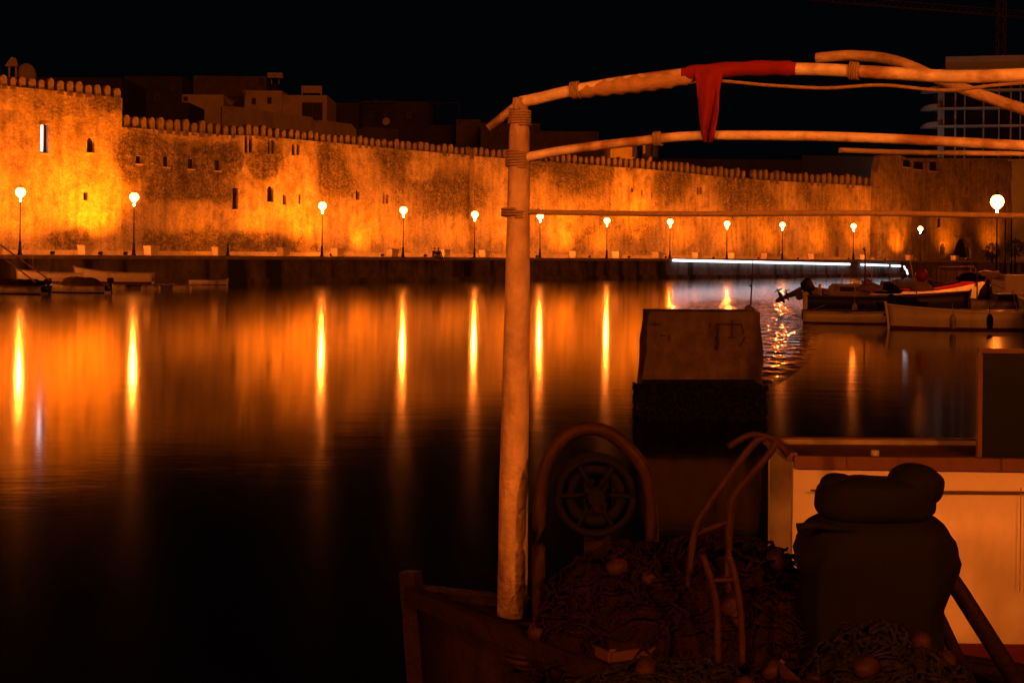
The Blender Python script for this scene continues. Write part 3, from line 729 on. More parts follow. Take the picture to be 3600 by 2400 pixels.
# ------------------------------------------------------------------ boats
def hull_fn(L_, B, H, rise, transom):
    def half(t, side=0):
        if transom: return B / 2 * (0.86 + .14 * min(1, t / .35)) if t < .35 else B / 2 * max(0.0, 1 - ((t - .35) / .65) ** 2.4)
        return B / 2 * max(0.0, 1 - abs((t - .48) / .52) ** 2.5)
    def sheer(t):
        return H + rise * max(0, (t - .35) / .65) ** 2 + (0 if transom else rise * .5 * max(0, (.35 - t) / .35) ** 2)
    return half, sheer
def make_boat(name, L_, B, H, rise, mats, transom=True, draft=.25, seats=2, deck=None, thick=.05, rail='brown_rail', floor=None, rail_w=.07, band=None):
    """bow towards +x. mats = (side, bottom, inside)"""
    root = empty(name, (0, 0, 0)); half, sheer = hull_fn(L_, B, H, rise, transom)
    n = 26; prof = [(0.0, -1.0), (.45, -.92), (.72, -.6), (.86, -.1), (.93, .12), (.97, .5), (1.0, 1.0)]
    mb = MB()
    def pt(t, a, zr, inset=0.0):
        h = half(t); sh = sheer(t)
        z = zr * draft * (1 - .5 * t * t) if zr < 0 else zr * sh
        rake = rise * .35 * (zr if zr > 0 else zr * .6) * max(0, (t - .6) / .4) ** 2
        y = max(0, h * a - inset) ; return Vector((-L_ / 2 + L_ * t + rake, y, z))
    rows = {}
    for sgn in (1, -1):
        prev = None
        for k in range(n + 1):
            t = k / n; ring = []
            for a, zr in prof:
                q = pt(t, a, zr); q.y *= sgn; ring.append(mb.bm.verts.new(q))
            q = pt(t, 1.0, 1.0, thick); q.y *= sgn; ring.append(mb.bm.verts.new(q))
            fz = .12 if floor is None else floor
            for zz in (.5,):
                q = pt(t, .93, 1.0, thick); q.y *= sgn; q.z = sheer(t) * .5 + fz * .5; ring.append(mb.bm.verts.new(q))
            q = pt(t, .8, 1.0, thick); q.y *= sgn; q.z = fz; ring.append(mb.bm.verts.new(q))
            q = pt(t, 0, 1.0); q.y = 0; q.z = fz - .01; ring.append(mb.bm.verts.new(q))
            if prev:
                for j in range(len(ring) - 1):
                    mb.mi = 1 if j < 4 else (0 if j < 6 else 2)
                    f = mb._f([prev[j], ring[j], ring[j + 1], prev[j + 1]])
                    if f: f.smooth = True
            elif transom:
                mb.mi = 0; mb._f(ring)
            prev = ring
    bmesh.ops.remove_doubles(mb.bm, verts=mb.bm.verts, dist=.002)
    mb.mi = 0
    mb.build('hull', mats, root)
    # rub rail
    mb = MB()
    for sgn in (1, -1):
        pts = [pt(k / n, 1.0, 1.0) for k in range(n + 1)]
        for a, b in zip(pts, pts[1:]):
            a2 = Vector((a.x, (a.y + .015) * sgn, a.z - rail_w * .35)); b2 = Vector((b.x, (b.y + .015) * sgn, b.z - rail_w * .35))
            if (b2 - a2).length > .01: mb.beam(a2, b2 + (b2 - a2) * .03, .06, rail_w)
    if transom: mb.beam((-L_ / 2 - .01, -half(0), H), (-L_ / 2 - .01, half(0), H), .07, .06)
    mb.build('gunwale', rail, root)
    if band:
        mb = MB()
        for sgn in (1, -1):
            for k in range(n):
                q = [pt(k / n, .985, .8), pt((k + 1) / n, .985, .8), pt((k + 1) / n, 1.0, .93), pt(k / n, 1.0, .93)]
                q = [Vector((v.x, (v.y + .012) * sgn, v.z)) for v in q]; mb.quad(*q)
        mb.build('hull_band', band, root)
    for k in range(seats):
        t = .18 + .5 * k / max(1, seats - 1) if seats > 1 else .3
        x_ = -L_ / 2 + L_ * t; mb = MB(); mb.box((x_, 0, H * .72), (.26, half(t) * 1.75, .04), bevel=.008); mb.build('seat', 'wood', root)
    if deck:
        t0, t1, dm = deck; mb = MB()
        ks = [t0 + (t1 - t0) * k / 12 for k in range(13)]
        for a, b in zip(ks, ks[1:]):
            qa, qb = pt(a, .98, 1), pt(b, .98, 1)
            mb.quad((qa.x, -qa.y, qa.z - .03), (qa.x, qa.y, qa.z - .03), (qb.x, qb.y, qb.z - .03), (qb.x, -qb.y, qb.z - .03))
        mb.build('deck', dm, root)
    mb = MB(); q = pt(1.0, 0, 1.0); q0 = pt(1.0, 0, -.6); mb.beam(Vector((q0.x - .02, 0, q0.z)), Vector((q.x + .02, 0, q.z + .08)), .07, .09); mb.build('stem', rail, root)
    return root
def outboard(parent, x, z, tilt, cowl='motor', scale=1.0, y=0.0):
    rot = Matrix.Rotation(tilt, 4, 'Y'); base = Vector((x, y, z))
    r0 = bpy.data.objects.new('outboard_motor', None); 
    mb = MB(); mb.box((0.02, 0, -.05), (.12, .24, .28), bevel=.02); mb.box((-.1, 0, .0), (.16, .14, .2), bevel=.02); piv = mb.build('outboard_motor', 'motor', parent); piv.location = base; piv.scale = (scale,) * 3; piv.rotation_euler = (0, tilt, 0)
    bpy.data.objects.remove(r0)
    mb = MB(); mb.rbox((-.2, 0, .36), (.54, .32, .44), 3.6, 10, .8); mb.build('cowling', cowl, piv)
    mb = MB(); mb.box((-.2, 0, -.2), (.16, .12, .75), taper=.7, bevel=.03); mb.box((-.24, 0, -.45), (.34, .2, .02)); mb.blob((-.24, 0, -.62), (.24, .07, .07), 2, .02, 1, 1, flat=False)
    mb.box((-.2, 0, -.76), (.2, .02, .2), taper=.5); mb.build('leg', 'motor', piv)
    mb = MB()
    for k in range(3):
        rt = Matrix.Rotation(k * 2.094, 3, 'X') @ Matrix.Rotation(.5, 3, 'Z'); mb.box(rt @ Vector((0, 0, .1)) + Vector((-.5, 0, -.62)), (.015, .1, .17), rt, taper=.6, bevel=.005)
    mb.tube([(-.45, 0, -.62), (-.56, 0, -.62)], .035, 8); mb.build('propeller', 'motor_grey', piv)
    return piv
def place(o, p, rz, label, cat='boat', group=None):
    o.location = p; o.rotation_euler.z = rz; return tag(o, label, cat, group)

def smooth_path_(p):
    return [p[0] * (1 - t) ** 2 + p[1] * 2 * t * (1 - t) + p[2] * t * t for t in [k / 10 for k in range(11)]]
# -- left side, moored to a small pontoon
b = make_boat('rowing_boat', 5.4, 1.7, .72, .42, ('white_hull', 'dark_red', 'dull_hull'), rail='dull_hull', seats=3, rail_w=.05)
place(b, G(402, 1014, 0) + Vector((0, 0, .42)), R(186), 'white open boat with raised bow and dark red bottom, moored left below the quay')
b = make_boat('rowing_boat', 4.6, 1.6, .68, .22, ('white_hull', 'dark_red', 'dull_hull'), rail='dull_hull', seats=2, rail_w=.05)
place(b, G(178, 1012, 0) + Vector((0, 0, .42)), R(187), 'smaller white open boat at far left, bow hidden by two poles')
mb = MB(); mb.tube([(0, 0, .2), (.05, 0, 1.7)], .02, 6); o = mb.build('boat_staff', 'pole', b); o.location = (1.2, 0, .3)
b = make_boat('rowing_boat', 3.0, 1.2, .34, .12, ('dull_hull', 'dark_hull', 'dull_hull'), rail='dull_hull', seats=2, rail_w=.04)
place(b, G(735, 1001, 0), R(-6), 'tiny pale dinghy lying low against the foot of the quay')
root = empty('pontoon', G(480, 1016, 0), R(2), 'low floating pontoon with pale floats beside the white open boat', 'pontoon')
mb = MB()
for k in range(14): mb.box((-9 + k * 1.0, 0, .33), (.94, 1.0, .06), bevel=.01)
mb.build('walkway', 'wood', root)
for xx in (-8.2, -5.6, -3.4, -1.3, 1.0, 3.2):
    mb = MB(); mb.box((xx, 0, .1), (1.2, .9, .36), bevel=.06); mb.build('float', 'dull_hull', root)
# covered small boats and gear in front of them
for (x, y, ln, hh, sd, lab) in ((290, 1028, 4.2, .5, 1, 'low boat under a dark humped tarpaulin, in front of the white boats at left'), (60, 1032, 4.6, .55, 2, 'low boat heaped with nets at the far left edge of the water')):
    b = make_boat('fishing_boat', ln, 1.7, .5, .2, ('dull_hull', 'dark_hull', 'wood_dark'), seats=0, rail='brown_rail')
    place(b, G(x - 20, y, 0), R(178 - sd * 4), lab)
    if sd == 1:
        mb = MB(); mb.blob((0, 0, 0), (1.3, .62, .62), 4, .28, 1.6, 4); o = mb.build('tarpaulin', 'tarp'); o.location = b.location + Vector((.1, 0, .45)); tag(o, 'dark humped tarpaulin thrown over the low boat at left', 'tarpaulin')
    else:
        mb = MB(); mb.blob((0, 0, 0), (1.6, .6, .5), 4, .45, 2.5, 9); o = mb.build('net_heap', 'net'); o.location = b.location + Vector((.6, 0, .4)); tag(o, 'brown heap of fishing net in the boat at the far left edge', 'net')
    outboard(b, -ln / 2, .45, .1, scale=.9)
# two light poles slanting down at the left edge
for (a_, b_, lab) in (((-25, 842), (175, 985), 'upper of two pale poles slanting down at the left edge'), ((-25, 880), (125, 992), 'lower of two pale poles slanting down at the left edge')):
    q0 = P(a_[0], a_[1], 80); q1 = P(b_[0], b_[1], 80); mb = MB(); mb.tube([q0 - q1, Vector((0, 0, 0))], .045, 8); o = mb.build('slanting_pole', 'pole'); o.location = q1; tag(o, lab, 'pole')

# -- right hand boats
# (1) long dark hulled boat with small white cuddy, stern to the left with a raised outboard
b = make_boat('fishing_boat', 8.2, 2.3, .78, .35, ('dark_hull', 'dark_red', 'wood_dark'), rail='brown_rail', seats=1, deck=(.05, .55, 'dull_hull'))
place(b, G(3140, 1098, 0) + Vector((0, 1.6, 0)), R(-14), 'long dark hulled fishing boat with a small white cuddy cabin, stern towards the lamps')
mb = MB(); mb.box((-1.8, 0, .78 + .3), (2.0, 1.3, .6), taper=1.12, bevel=.1); cb = mb.build('cabin', 'dull_hull', b)
mb = MB(); mb.box((-1.9, -.71, 1.12), (.7, .02, .24), bevel=.008); mb.build('cabin_window', 'window', cb)
mb = MB(); mb.box((-4.0, -.1, .5), (.25, 1.9, .9), bevel=.04); mb.build('transom_board', 'white_hull', b)
outboard(b, -4.25, .75, R(62), scale=1.5, y=-.25); outboard(b, -4.25, .6, R(75), scale=1.1, y=.6)
mb = MB(); mb.tube([(-1.0, 0, 1.3), (-1.02, 0, 3.1)], [.05, .035], 8); mb.tube([(-1.0, 0, 3.1), (-1.1, 0, 3.2), (-1.02, 0, 3.25)], .05, 6); mb.build('mast', 'wood', b)
mb = MB(); mb.tube([(1.6, 0, .8), (1.2, 0, 2.7)], .03, 8); mb.build('boat_hook', 'pole', b)
mb = MB(); mb.tube([(-3.3, .3, .75), (-3.3, .3, 1.35)], .09, 8); mb.build('white_post', 'white_hull', b)
# (2) felucca with high red sheer and a net cage
b = make_boat('fishing_boat', 7.6, 2.4, .8, 1.0, ('white_hull', 'dark_red', 'wood_dark'), rail='red_paint', seats=1, transom=False, band='red_paint', rail_w=.1)
place(b, G(3240, 1062, 0) + Vector((.5, 1.5, 0)), R(-4), 'double ended white fishing boat with red sheer rising to a high bow')
mb = MB()
for k in range(13):
    x_ = .9 + k * .18; mb.tube([(x_, -.6, 1.0), (x_, -.6, 2.0)], .014, 5); mb.tube([(x_, .6, 1.0), (x_, .6, 2.0)], .014, 5)
for yy in (-.6, .6):
    mb.tube([(.8, yy, .9), (.82, yy, 2.1), (.95, yy, 2.2), (3.0, yy, 2.25), (3.12, yy, 2.15), (3.15, yy, 1.0)], .035, 6)
mb.tube([(.95, -.6, 2.2), (.95, .6, 2.2)], .03, 6); mb.tube([(3.0, -.6, 2.25), (3.0, .6, 2.25)], .03, 6); mb.build('net_cage', 'rust', b)
mb = MB(); mb.box((-1.2, 0, 1.0), (1.4, 1.2, .7), bevel=.08); mb.build('engine_box', 'wood_dark', b)
mb = MB(); mb.tube([(-3.2, 0, .8), (-3.2, 0, 2.2)], [.05, .04], 8); mb.tube([(-2.9, .2, .9), (-3.5, .1, 1.9)], .02, 6); mb.build('mast', 'wood', b)
# red ball fender
o = None; mb = MB(); mb.lathe([(.02, -.3), (.16, -.26), (.27, -.12), (.3, .02), (.27, .16), (.16, .27), (.06, .31), (.05, .38)], 16); o = mb.build('ball_fender', 'red_paint'); o.location = P(3240, 968, 66) ; tag(o, 'round red ball fender hanging at the rail between the two fishing boats', 'fender')
# (3) white boat nearer, with twin outboards at right
b = make_boat('motor_boat', 6.2, 2.0, .72, .25, ('white_hull', 'dark_red', 'dull_hull'), rail='white_hull', seats=2, rail_w=.06)
place(b, G(3420, 1160, 0) + Vector((0, .9, 0)), R(183), 'white motor boat low in the water, in front of the fishing boats')
outboard(b, -3.1, .8, R(-38) + R(80), 'white_hull', 1.25, -.25)
# (4) boat with the white strip: low dark red hull
b = make_boat('fishing_boat', 4.9, 1.7, .5, .15, ('white_hull', 'dark_red', 'wood_dark'), rail='dull_hull', seats=1, draft=.2, band=None)
place(b, G(3050, 1140, 0) + Vector((0, 1.0, 0)), R(-9), 'low boat with a white topside strip and dark red bottom, left of the motor boat')
mb = MB(); mb.blob((0, 0, 0), (1.15, .6, .62), 5, .5, 2, 21); o = mb.build('net_heap', 'net_green'); o.location = b.location + Vector((1.75, -.3, .38)); tag(o, 'dark heap of nets piled on the low red bottomed boat', 'net')
# loose gear on the decks
for k, (x, y, Z, sz, m_) in enumerate(((3060, 1012, 70, .55, 'rope'), (3120, 1018, 72, .6, 'net'), (3190, 1000, 74, .7, 'rope'), (3240, 1010, 72, .5, 'canvas'), (3420, 975, 76, .6, 'net_green'), (3470, 965, 78, .6, 'canvas'))):
    mb = MB(); mb.blob((0, 0, 0), (sz * 1.2, sz * .7, sz * .6), 3, .5, 2.2, 30 + k); o = mb.build('gear_heap', m_); o.location = P(x, y + 8, Z)
    tag(o, ['coil of pale rope heaped on the cuddy boat', 'brown net heaped amidships on the dark hulled boat', 'heap of pale rope near the red ball fender', 'folded canvas under the red ball fender', 'dark net under the tubular cage', 'pale canvas heaped near the bow of the red sheered boat'][k], 'fishing gear')
# more small boats packed behind, fenders and mooring lines
for (x, y, L_, H_, ri, m_, rl, yaw, lab) in ((3010, 1060, 5.0, .6, .3, 'dull_hull', 'red_paint', 176, 'small dull boat with red rail behind the cuddy boat'), (3420, 1040, 5.6, .7, .5, 'dark_hull', 'brown_rail', 170, 'dark boat with a high bow behind the red sheered boat'), (3500, 1100, 4.6, .6, .3, 'dull_hull', 'brown_rail', 190, 'dull boat squeezed between the red sheered boat and the pier'), (3180, 1035, 4.8, .6, .4, 'white_hull', 'dull_hull', 5, 'small white boat at the back of the moored cluster')):
    b2 = make_boat('fishing_boat', L_, 1.8, H_, ri, (m_, 'dark_red', 'wood_dark'), rail=rl, seats=2); place(b2, G(x, y, 0) + Vector((0, 1.2, 0)), R(yaw), lab)
    mb = MB(); mb.tube([(.6, 0, .3), (.62, .05, 2.1)], [.04, .03], 6); mb.tube([(.6, 0, 1.7), (-.9, 0, 1.2)], .02, 6); mb.build('mast', 'wood', b2)
    mb = MB(); mb.box((-.9, 0, H_ + .1), (1.0, .9, .5), taper=1.1, bevel=.05); mb.build('engine_box', 'wood_dark', b2)
    outboard(b2, -L_ / 2, H_ - .05, .15, scale=.9)
for k, (x, y, Z) in enumerate(((3005, 1085, 70.5), (3130, 1086, 70.5), (3350, 1130, 53.6), (3480, 1130, 53.6))):
    mb = MB(); mb.lathe([(.02, -.3), (.1, -.26), (.13, -.1), (.13, .12), (.08, .24), (.02, .3)], 10); mb.tube([(0, 0, .28), (0, .1, .7)], .012, 4); o = mb.build('fender', 'rubber' if k % 2 else 'dull_hull'); o.location = P(x, y, Z); tag(o, ['pale fender hanging on the cuddy boat near its stern', 'black fender hanging amidships on the dark hulled boat', 'pale fender hanging on the white motor boat', 'black fender on the white motor boat near the pier'][k], 'fender')
for k, (a, b_, Z0, Z1, lab) in enumerate((((2900, 1072), (2700, 1118), 70, 66, 'slack mooring line from the stern of the cuddy boat'), ((3470, 960), (3530, 985), 66, 60, 'mooring line from the high red bow to the pier'), ((3590, 1120), (3560, 1020), 55, 58, 'mooring line from the motor boat to the pier'))):
    p0, p1 = P(*a, Z0), P(*b_, Z1); pm = (p0 + p1) / 2 - Vector((0, 0, .25)); mb = MB(); mb.tube(smooth_path_([p0 - p0, pm - p0, p1 - p0]), .018, 4); o = mb.build('mooring_line', 'rope'); o.location = p0; tag(o, lab, 'rope')
# squiggle ending the white light trail, built as an added lamp on a staff
mb = MB(); a = P(3172, 985, 74); tp = P(3178, 936, 74); root = empty('trail_squiggle', a, 0, 'end squiggle of the white light trail, built as a small lamp on a staff among the moored boats', 'lamp')
mb.tube([(0, 0, -.3), tp - a], .02, 6); mb.build('staff', 'iron', root)
mb = MB(); t_ = tp - a; mb.tube([t_ + Vector((0, 0, .02)), t_ + Vector((.06, 0, -.14)), t_ + Vector((.14, 0, -.2)), t_ + Vector((.2, 0, -.42))], .045, 6); mb.build('lamp', 'trail_white', root)

# ------------------------------------------------------------------ right hand pier
pr = [Vector((19.5, 54, 0)), Vector((22.0, 60, 0)), Vector((38, 112, 0)), Vector((80, 150, 0)), Vector((120, 150, 0)), Vector((120, 54, 0))]
mb = MB(); z0, z1 = -2.5, .80
lo = [mb.bm.verts.new((p.x, p.y, z0)) for p in pr]; hi = [mb.bm.verts.new((p.x, p.y, z1)) for p in pr]
for k in range(len(pr)): mb._f([lo[k], lo[(k + 1) % len(pr)], hi[(k + 1) % len(pr)], hi[k]])
mb._f(hi); mb._f(lo[::-1]); tag(mb.build('pier', 'quay'), kind='structure')
# large lamp on it
o = copy_tree(lamp0); q = P(3503, 985, 84); q.z = .8; o.location = q; zt = P(3487, 715, 84).z; o.scale = (1.05, 1.05, (zt - .8) / 4.45)
tag(o, 'largest and nearest lit street lamp, on the pier at the right edge', 'street lamp')
# planter box on the pier and blocks
mb = MB(); mb.box((0, 0, .55), (1.5, 1.5, 1.1), taper=.9, bevel=.04); mb.box((0, 0, .03), (.9, .9, .06)); o = mb.build('planter', 'planter'); q = P(3552, 978, 78); q.z = .8; o.location = q; o.rotation_euler.z = R(12)
tag(o, 'big pale concrete planter on the right pier beside the nearest lamp', 'planter')
for k, (x, lab) in enumerate(((3533, 'plain dark mast post just right of the nearest lamp'), (3555, 'second plain dark post, close to the right edge'))):
    q = P(x, 920, 120); q.z = .8; mb = MB(); mb.tube([(0, 0, 0), (0, 0, 2.2), (0, 0, P(x, 750, 120).z - .8)], [.12, .07, .04], 8); o = mb.build('dark_post', 'iron'); o.location = q; tag(o, lab, 'post')
for k, (x, y, Z, r_, lab) in enumerate(((3488, 883, 130, .75, 'small clipped dark bush in front of the bastion, left of the posts'), (3569, 872, 120, .8, 'small clipped dark bush at the right edge of the bastion'))):
    root = empty('clipped_bush', P(x, y, Z), 0, lab, 'bush'); rg = random.Random(k)
    mb = MB()
    for j in range(700):
        v = Vector((rg.gauss(0, 1), rg.gauss(0, 1), rg.gauss(0, 1))).normalized() * r_ * rg.uniform(.6, 1.05); u = Vector((rg.uniform(-1, 1), rg.uniform(-1, 1), rg.uniform(-1, 1))).normalized() * .14; w_ = u.orthogonal().normalized() * .06
        mb.quad(v, v + u * .5 + w_, v + u, v + u * .5 - w_)
    mb.build('crown', 'leaf', root); mb = MB(); zb = (QZ if Z > 125 else .8) - root.location.z; mb.tube([(0, 0, 0), (0, 0, zb)], [.05, .08], 6); mb.build('trunk', 'wood_dark', root)

# ------------------------------------------------------------------ town behind the wall
def block(name, label, cat, x0, x1, ytop, Z, depth, m_, wins=(), yaw=0.0, roofm=None, zb=QZ, extra=None, parapet=0.0):
    a = P(x0, ytop, Z); b = P(x1, ytop, Z); W_ = b.x - a.x; zt = (a.z + b.z) / 2
    root = empty(name, ((a.x + b.x) / 2, Z + depth / 2, zb), yaw, label, cat)
    H_ = zt - zb
    mb = MB(); mb.box((0, 0, H_ / 2), (W_, depth, H_), bevel=.0)
    if parapet:
        pz = H_ + parapet / 2
        mb.box((0, -depth / 2 + .1, pz), (W_, .2, parapet)); mb.box((-W_ / 2 + .1, .1, pz), (.2, depth - .2, parapet)); mb.box((W_ / 2 - .1, .1, pz), (.2, depth - .2, parapet))
    mb.build('walls', m_, root)
    for (wx0, wy0, wx1, wy1, kind) in wins:
        p0 = P(wx0, wy0, Z); p1 = P(wx1, wy1, Z); cx = (p0.x + p1.x) / 2 - root.location.x; cz = (p0.z + p1.z) / 2 - zb
        ww, hh = abs(p1.x - p0.x), abs(p0.z - p1.z)
        mb = MB(); t = .07
        for sg in (-1, 1): mb.box((cx + sg * (ww / 2 - t / 2), -depth / 2 - .03, cz), (t, .1, hh)); mb.box((cx, -depth / 2 - .031, cz + sg * (hh / 2 - t / 2)), (ww - 2 * t, .1, t))
        if kind == 'door': mb.box((cx, -depth / 2 - .032, cz), (t, .1, hh - 2 * t))
        fr = mb.build('window', 'frame', root)
        mb = MB(); mb.box((cx, -depth / 2 - .006, cz), (ww - t, .02, hh - t)); mb.build('pane', 'window', fr)
    return root
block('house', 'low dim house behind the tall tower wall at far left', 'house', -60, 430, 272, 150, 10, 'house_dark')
r_ = block('house', 'roof turret with chimney left of the small dome', 'house', 52, 66, 245, 146, 1.2, 'house_dim')
# chimney hood
q = P(45, 235, 144); root = empty('chimney', q, R(12), 'small gabled chimney hood on two legs above the tower battlements', 'chimney')
mb = MB(); 
for xx in (-.32, .32): mb.box((xx, 0, -1.0), (.16, .4, 2.0))
mb.build('legs', 'house', root)
mb = MB(); v = [mb.bm.verts.new(p) for p in ((-.75, -.4, 0), (.55, -.4, 0), (.55, .4, 0), (-.75, .4, 0), (-.1, -.3, .95), (.35, -.3, .8), (.35, .3, .8), (-.1, .3, .95))]
for f in ((0, 1, 5, 4), (1, 2, 6, 5), (2, 3, 7, 6), (3, 0, 4, 7), (4, 5, 6, 7), (3, 2, 1, 0)): mb._f([v[i] for i in f])
mb.build('hood', 'house', root)
q = P(93, 268, 146); mb = MB(); mb.lathe([(1.0, -1.0), (1.0, 0), (.96, .35), (.8, .8), (.55, 1.1), (.25, 1.27), (.03, 1.32)], 20); o = mb.build('dome', 'house'); o.location = q; tag(o, 'small whitewashed dome behind the tower battlements', 'dome')
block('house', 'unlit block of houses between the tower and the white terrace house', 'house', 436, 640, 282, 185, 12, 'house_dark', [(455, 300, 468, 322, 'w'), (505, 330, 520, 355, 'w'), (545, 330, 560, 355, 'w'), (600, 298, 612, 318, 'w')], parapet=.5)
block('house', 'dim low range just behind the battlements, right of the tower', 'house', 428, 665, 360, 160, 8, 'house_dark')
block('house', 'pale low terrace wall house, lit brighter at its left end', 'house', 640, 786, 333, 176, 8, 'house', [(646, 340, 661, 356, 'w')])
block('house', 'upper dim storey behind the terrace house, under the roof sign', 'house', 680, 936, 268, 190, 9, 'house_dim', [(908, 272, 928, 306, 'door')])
block('house', 'dark block for the shade in the recess between the two pale houses', 'house', 786, 862, 338, 182, 6, 'house_dark')  # solid dark block in place of a shaded gap
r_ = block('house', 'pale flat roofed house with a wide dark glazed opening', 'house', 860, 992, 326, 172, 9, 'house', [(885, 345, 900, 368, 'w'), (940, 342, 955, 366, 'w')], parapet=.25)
r_ = block('house', 'right hand wing of the pale flat roofed house, with dark glass doors', 'house', 992, 1150, 335, 172.5, 9, 'house', [(1062, 360, 1134, 425, 'door')])
q0 = P(1060, 302, 176); q1 = P(1132, 328, 176); mb = MB(); mb.box((0, 0, (q0.z - q1.z) / 2), (q1.x - q0.x, .15, q0.z - q1.z)); mb.box((-(q1.x - q0.x) / 2 + .1, 0, -.5), (.12, .12, 1.0)); mb.box(((q1.x - q0.x) / 2 - .1, 0, -.5), (.12, .12, 1.0)); o = mb.build('roof_panel', 'house'); o.location = ((q0.x + q1.x) / 2, 176, q1.z); tag(o, 'pale rectangular panel standing on the flat roofed house', 'panel')
q0 = P(919, 240, 186); q1 = P(972, 260, 186); mb = MB(); mb.box((0, 0, (q0.z - q1.z) / 2), (q1.x - q0.x, 1.0, q0.z - q1.z), bevel=.05)
mb.box((-.5, 0, -.35), (.08, .08, .8)); mb.box((.5, 0, -.35), (.08, .08, .8)); o = mb.build('water_tank', 'house'); o.location = ((q0.x + q1.x) / 2, 191, q1.z); tag(o, 'pale oblong water tank on the topmost roof', 'water tank')
# sagging cloth awning between the houses
mb = MB(); prev = None
for k in range(13):
    t = k / 12; x_ = 785 + 80 * t; y_ = 332 + 26 * math.sin(math.pi * min(1, t * 1.25)) - 30 * max(0, t - .4); a = P(x_, y_, 171.8); b_ = P(x_, y_ + 9 + 6 * math.sin(t * 7), 171.2); cur = (mb.bm.verts.new(a), mb.bm.verts.new(b_))
    if prev: mb._f([prev[0], cur[0], cur[1], prev[1]])
    prev = cur
tag(mb.build('awning', 'canvas'), 'sagging cloth awning strung between the two pale houses', 'awning')
# higher ground / inner wall behind the battlements
def poly_wall(name, label, pts, Z, ybot, m_, thick=1.0):
    mb = MB()
    tp = [P(x, y, Z + (x - pts[0][0]) * .045) for x, y in pts]; zb = P(pts[0][0], ybot, Z).z
    wl = mb.bm.verts.layers.float.new('wear_and_pools')
    f0 = [mb.bm.verts.new(p) for p in tp]; f1 = [mb.bm.verts.new((p.x, p.y, QZ)) for p in tp]
    k0 = [mb.bm.verts.new(p + Vector((-.3, thick, 0))) for p in tp]; k1 = [mb.bm.verts.new((p.x - .3, p.y + thick, QZ)) for p in tp]
    for v in f0 + f1 + k0 + k1: v[wl] = .35
    for j in range(len(tp) - 1):
        mb._f([f1[j], f1[j + 1], f0[j + 1], f0[j]]); mb._f([k1[j], k0[j], k0[j + 1], k1[j + 1]]); mb._f([f0[j], f0[j + 1], k0[j + 1], k0[j]])
    mb._f([f0[0], k0[0], k1[0], f1[0]]); mb._f([f0[-1], f1[-1], k1[-1], k0[-1]])
    o = mb.build(name, m_); tag(o, label, 'wall'); return o
poly_wall('inner_wall', 'plain plastered inner wall sloping down behind the long battlements', [(780, 372), (860, 378), (960, 395), (1098, 412), (1100, 418), (1112, 432), (1118, 422), (1235, 436), (1248, 450), (1260, 468)], 141, 480, 'house')
poly_wall('inner_wall', 'short plastered inner wall behind the battlements, left of the post', [(1260, 455), (1290, 446), (1400, 455), (1402, 500)], 150, 480, 'house_dim')
# satellite dish
root = empty('satellite_dish', P(1359, 428, 158), 0, 'round pale satellite dish on a rooftop', 'satellite dish')
mb = MB(); mb.lathe([(.02, .0), (.2, .02), (.35, .07), (.43, .13)], 18); o = mb.build('dish', 'house', root); o.rotation_euler = (R(80), 0, R(-15))
mb = MB(); mb.tube([(0, .1, -1.2), (0, .1, 0)], .03, 6); mb.build('mount', 'iron', root)
# darker rooftops to the middle
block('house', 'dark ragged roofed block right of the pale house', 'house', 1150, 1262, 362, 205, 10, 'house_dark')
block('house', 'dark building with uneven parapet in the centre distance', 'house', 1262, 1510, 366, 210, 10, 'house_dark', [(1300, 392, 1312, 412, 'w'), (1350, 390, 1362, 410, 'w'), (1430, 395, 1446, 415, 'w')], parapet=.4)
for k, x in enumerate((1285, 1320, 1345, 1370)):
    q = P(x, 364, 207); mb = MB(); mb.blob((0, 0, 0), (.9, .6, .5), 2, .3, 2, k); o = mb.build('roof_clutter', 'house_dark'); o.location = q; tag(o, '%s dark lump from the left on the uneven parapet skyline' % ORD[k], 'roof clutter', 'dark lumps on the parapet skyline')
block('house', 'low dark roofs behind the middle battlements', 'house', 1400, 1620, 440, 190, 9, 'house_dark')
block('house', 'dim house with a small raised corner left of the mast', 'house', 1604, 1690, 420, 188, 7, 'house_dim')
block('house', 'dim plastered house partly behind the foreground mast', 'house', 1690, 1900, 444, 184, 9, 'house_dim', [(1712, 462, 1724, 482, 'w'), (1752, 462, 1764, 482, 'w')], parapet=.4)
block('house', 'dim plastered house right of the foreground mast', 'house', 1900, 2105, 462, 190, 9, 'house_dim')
q0 = P(1510, 362, 180); q1 = P(1616, 362, 180); mb = MB(); mb.tube([q0, q1], .03, 5)
for x in (1540, 1614): mb.tube([P(x, 362, 180), P(x, 440, 180)], .04, 5)
mb.tube([P(1490, 358, 180), P(1510, 366, 180), P(1616, 358, 180)], .02, 4)
tag(mb.build('antenna_frame', 'rust'), 'thin rusty antenna frame standing on the dark roofs', 'antenna')
# bright crenellated gatehouse piece further back
root = empty('battlement_tower', (0, 0, 0), 0, 'brightly lit small crenellated wall rising behind the main battlements', 'wall')
Zb = 215
def pbox(mb, x0, y0, x1, y1, Z, dp):
    a, b = P(x0, y0, Z), P(x1, y1, Z); mb.box(((a.x + b.x) / 2, Z + dp / 2, (a.z + b.z) / 2), (abs(b.x - a.x), dp, abs(a.z - b.z)))
mb = MB(); pbox(mb, 2146, 512, 2232, 620, Zb, 3); mb.build('masonry', 'house', root)
for x in (2150, 2166, 2182, 2200, 2216): mb = MB(); pbox(mb, x - 6, 496, x + 6, 513, Zb + .05, .7); mb.build('merlon', 'house', root)
mb = MB(); pbox(mb, 2228, 496, 2292, 506, Zb + .3, 2.5); pbox(mb, 2284, 506, 2292, 600, Zb + .31, 2.4); pbox(mb, 2262, 506, 2276, 540, Zb + .32, 1); mb.build('loggia', 'house', root)
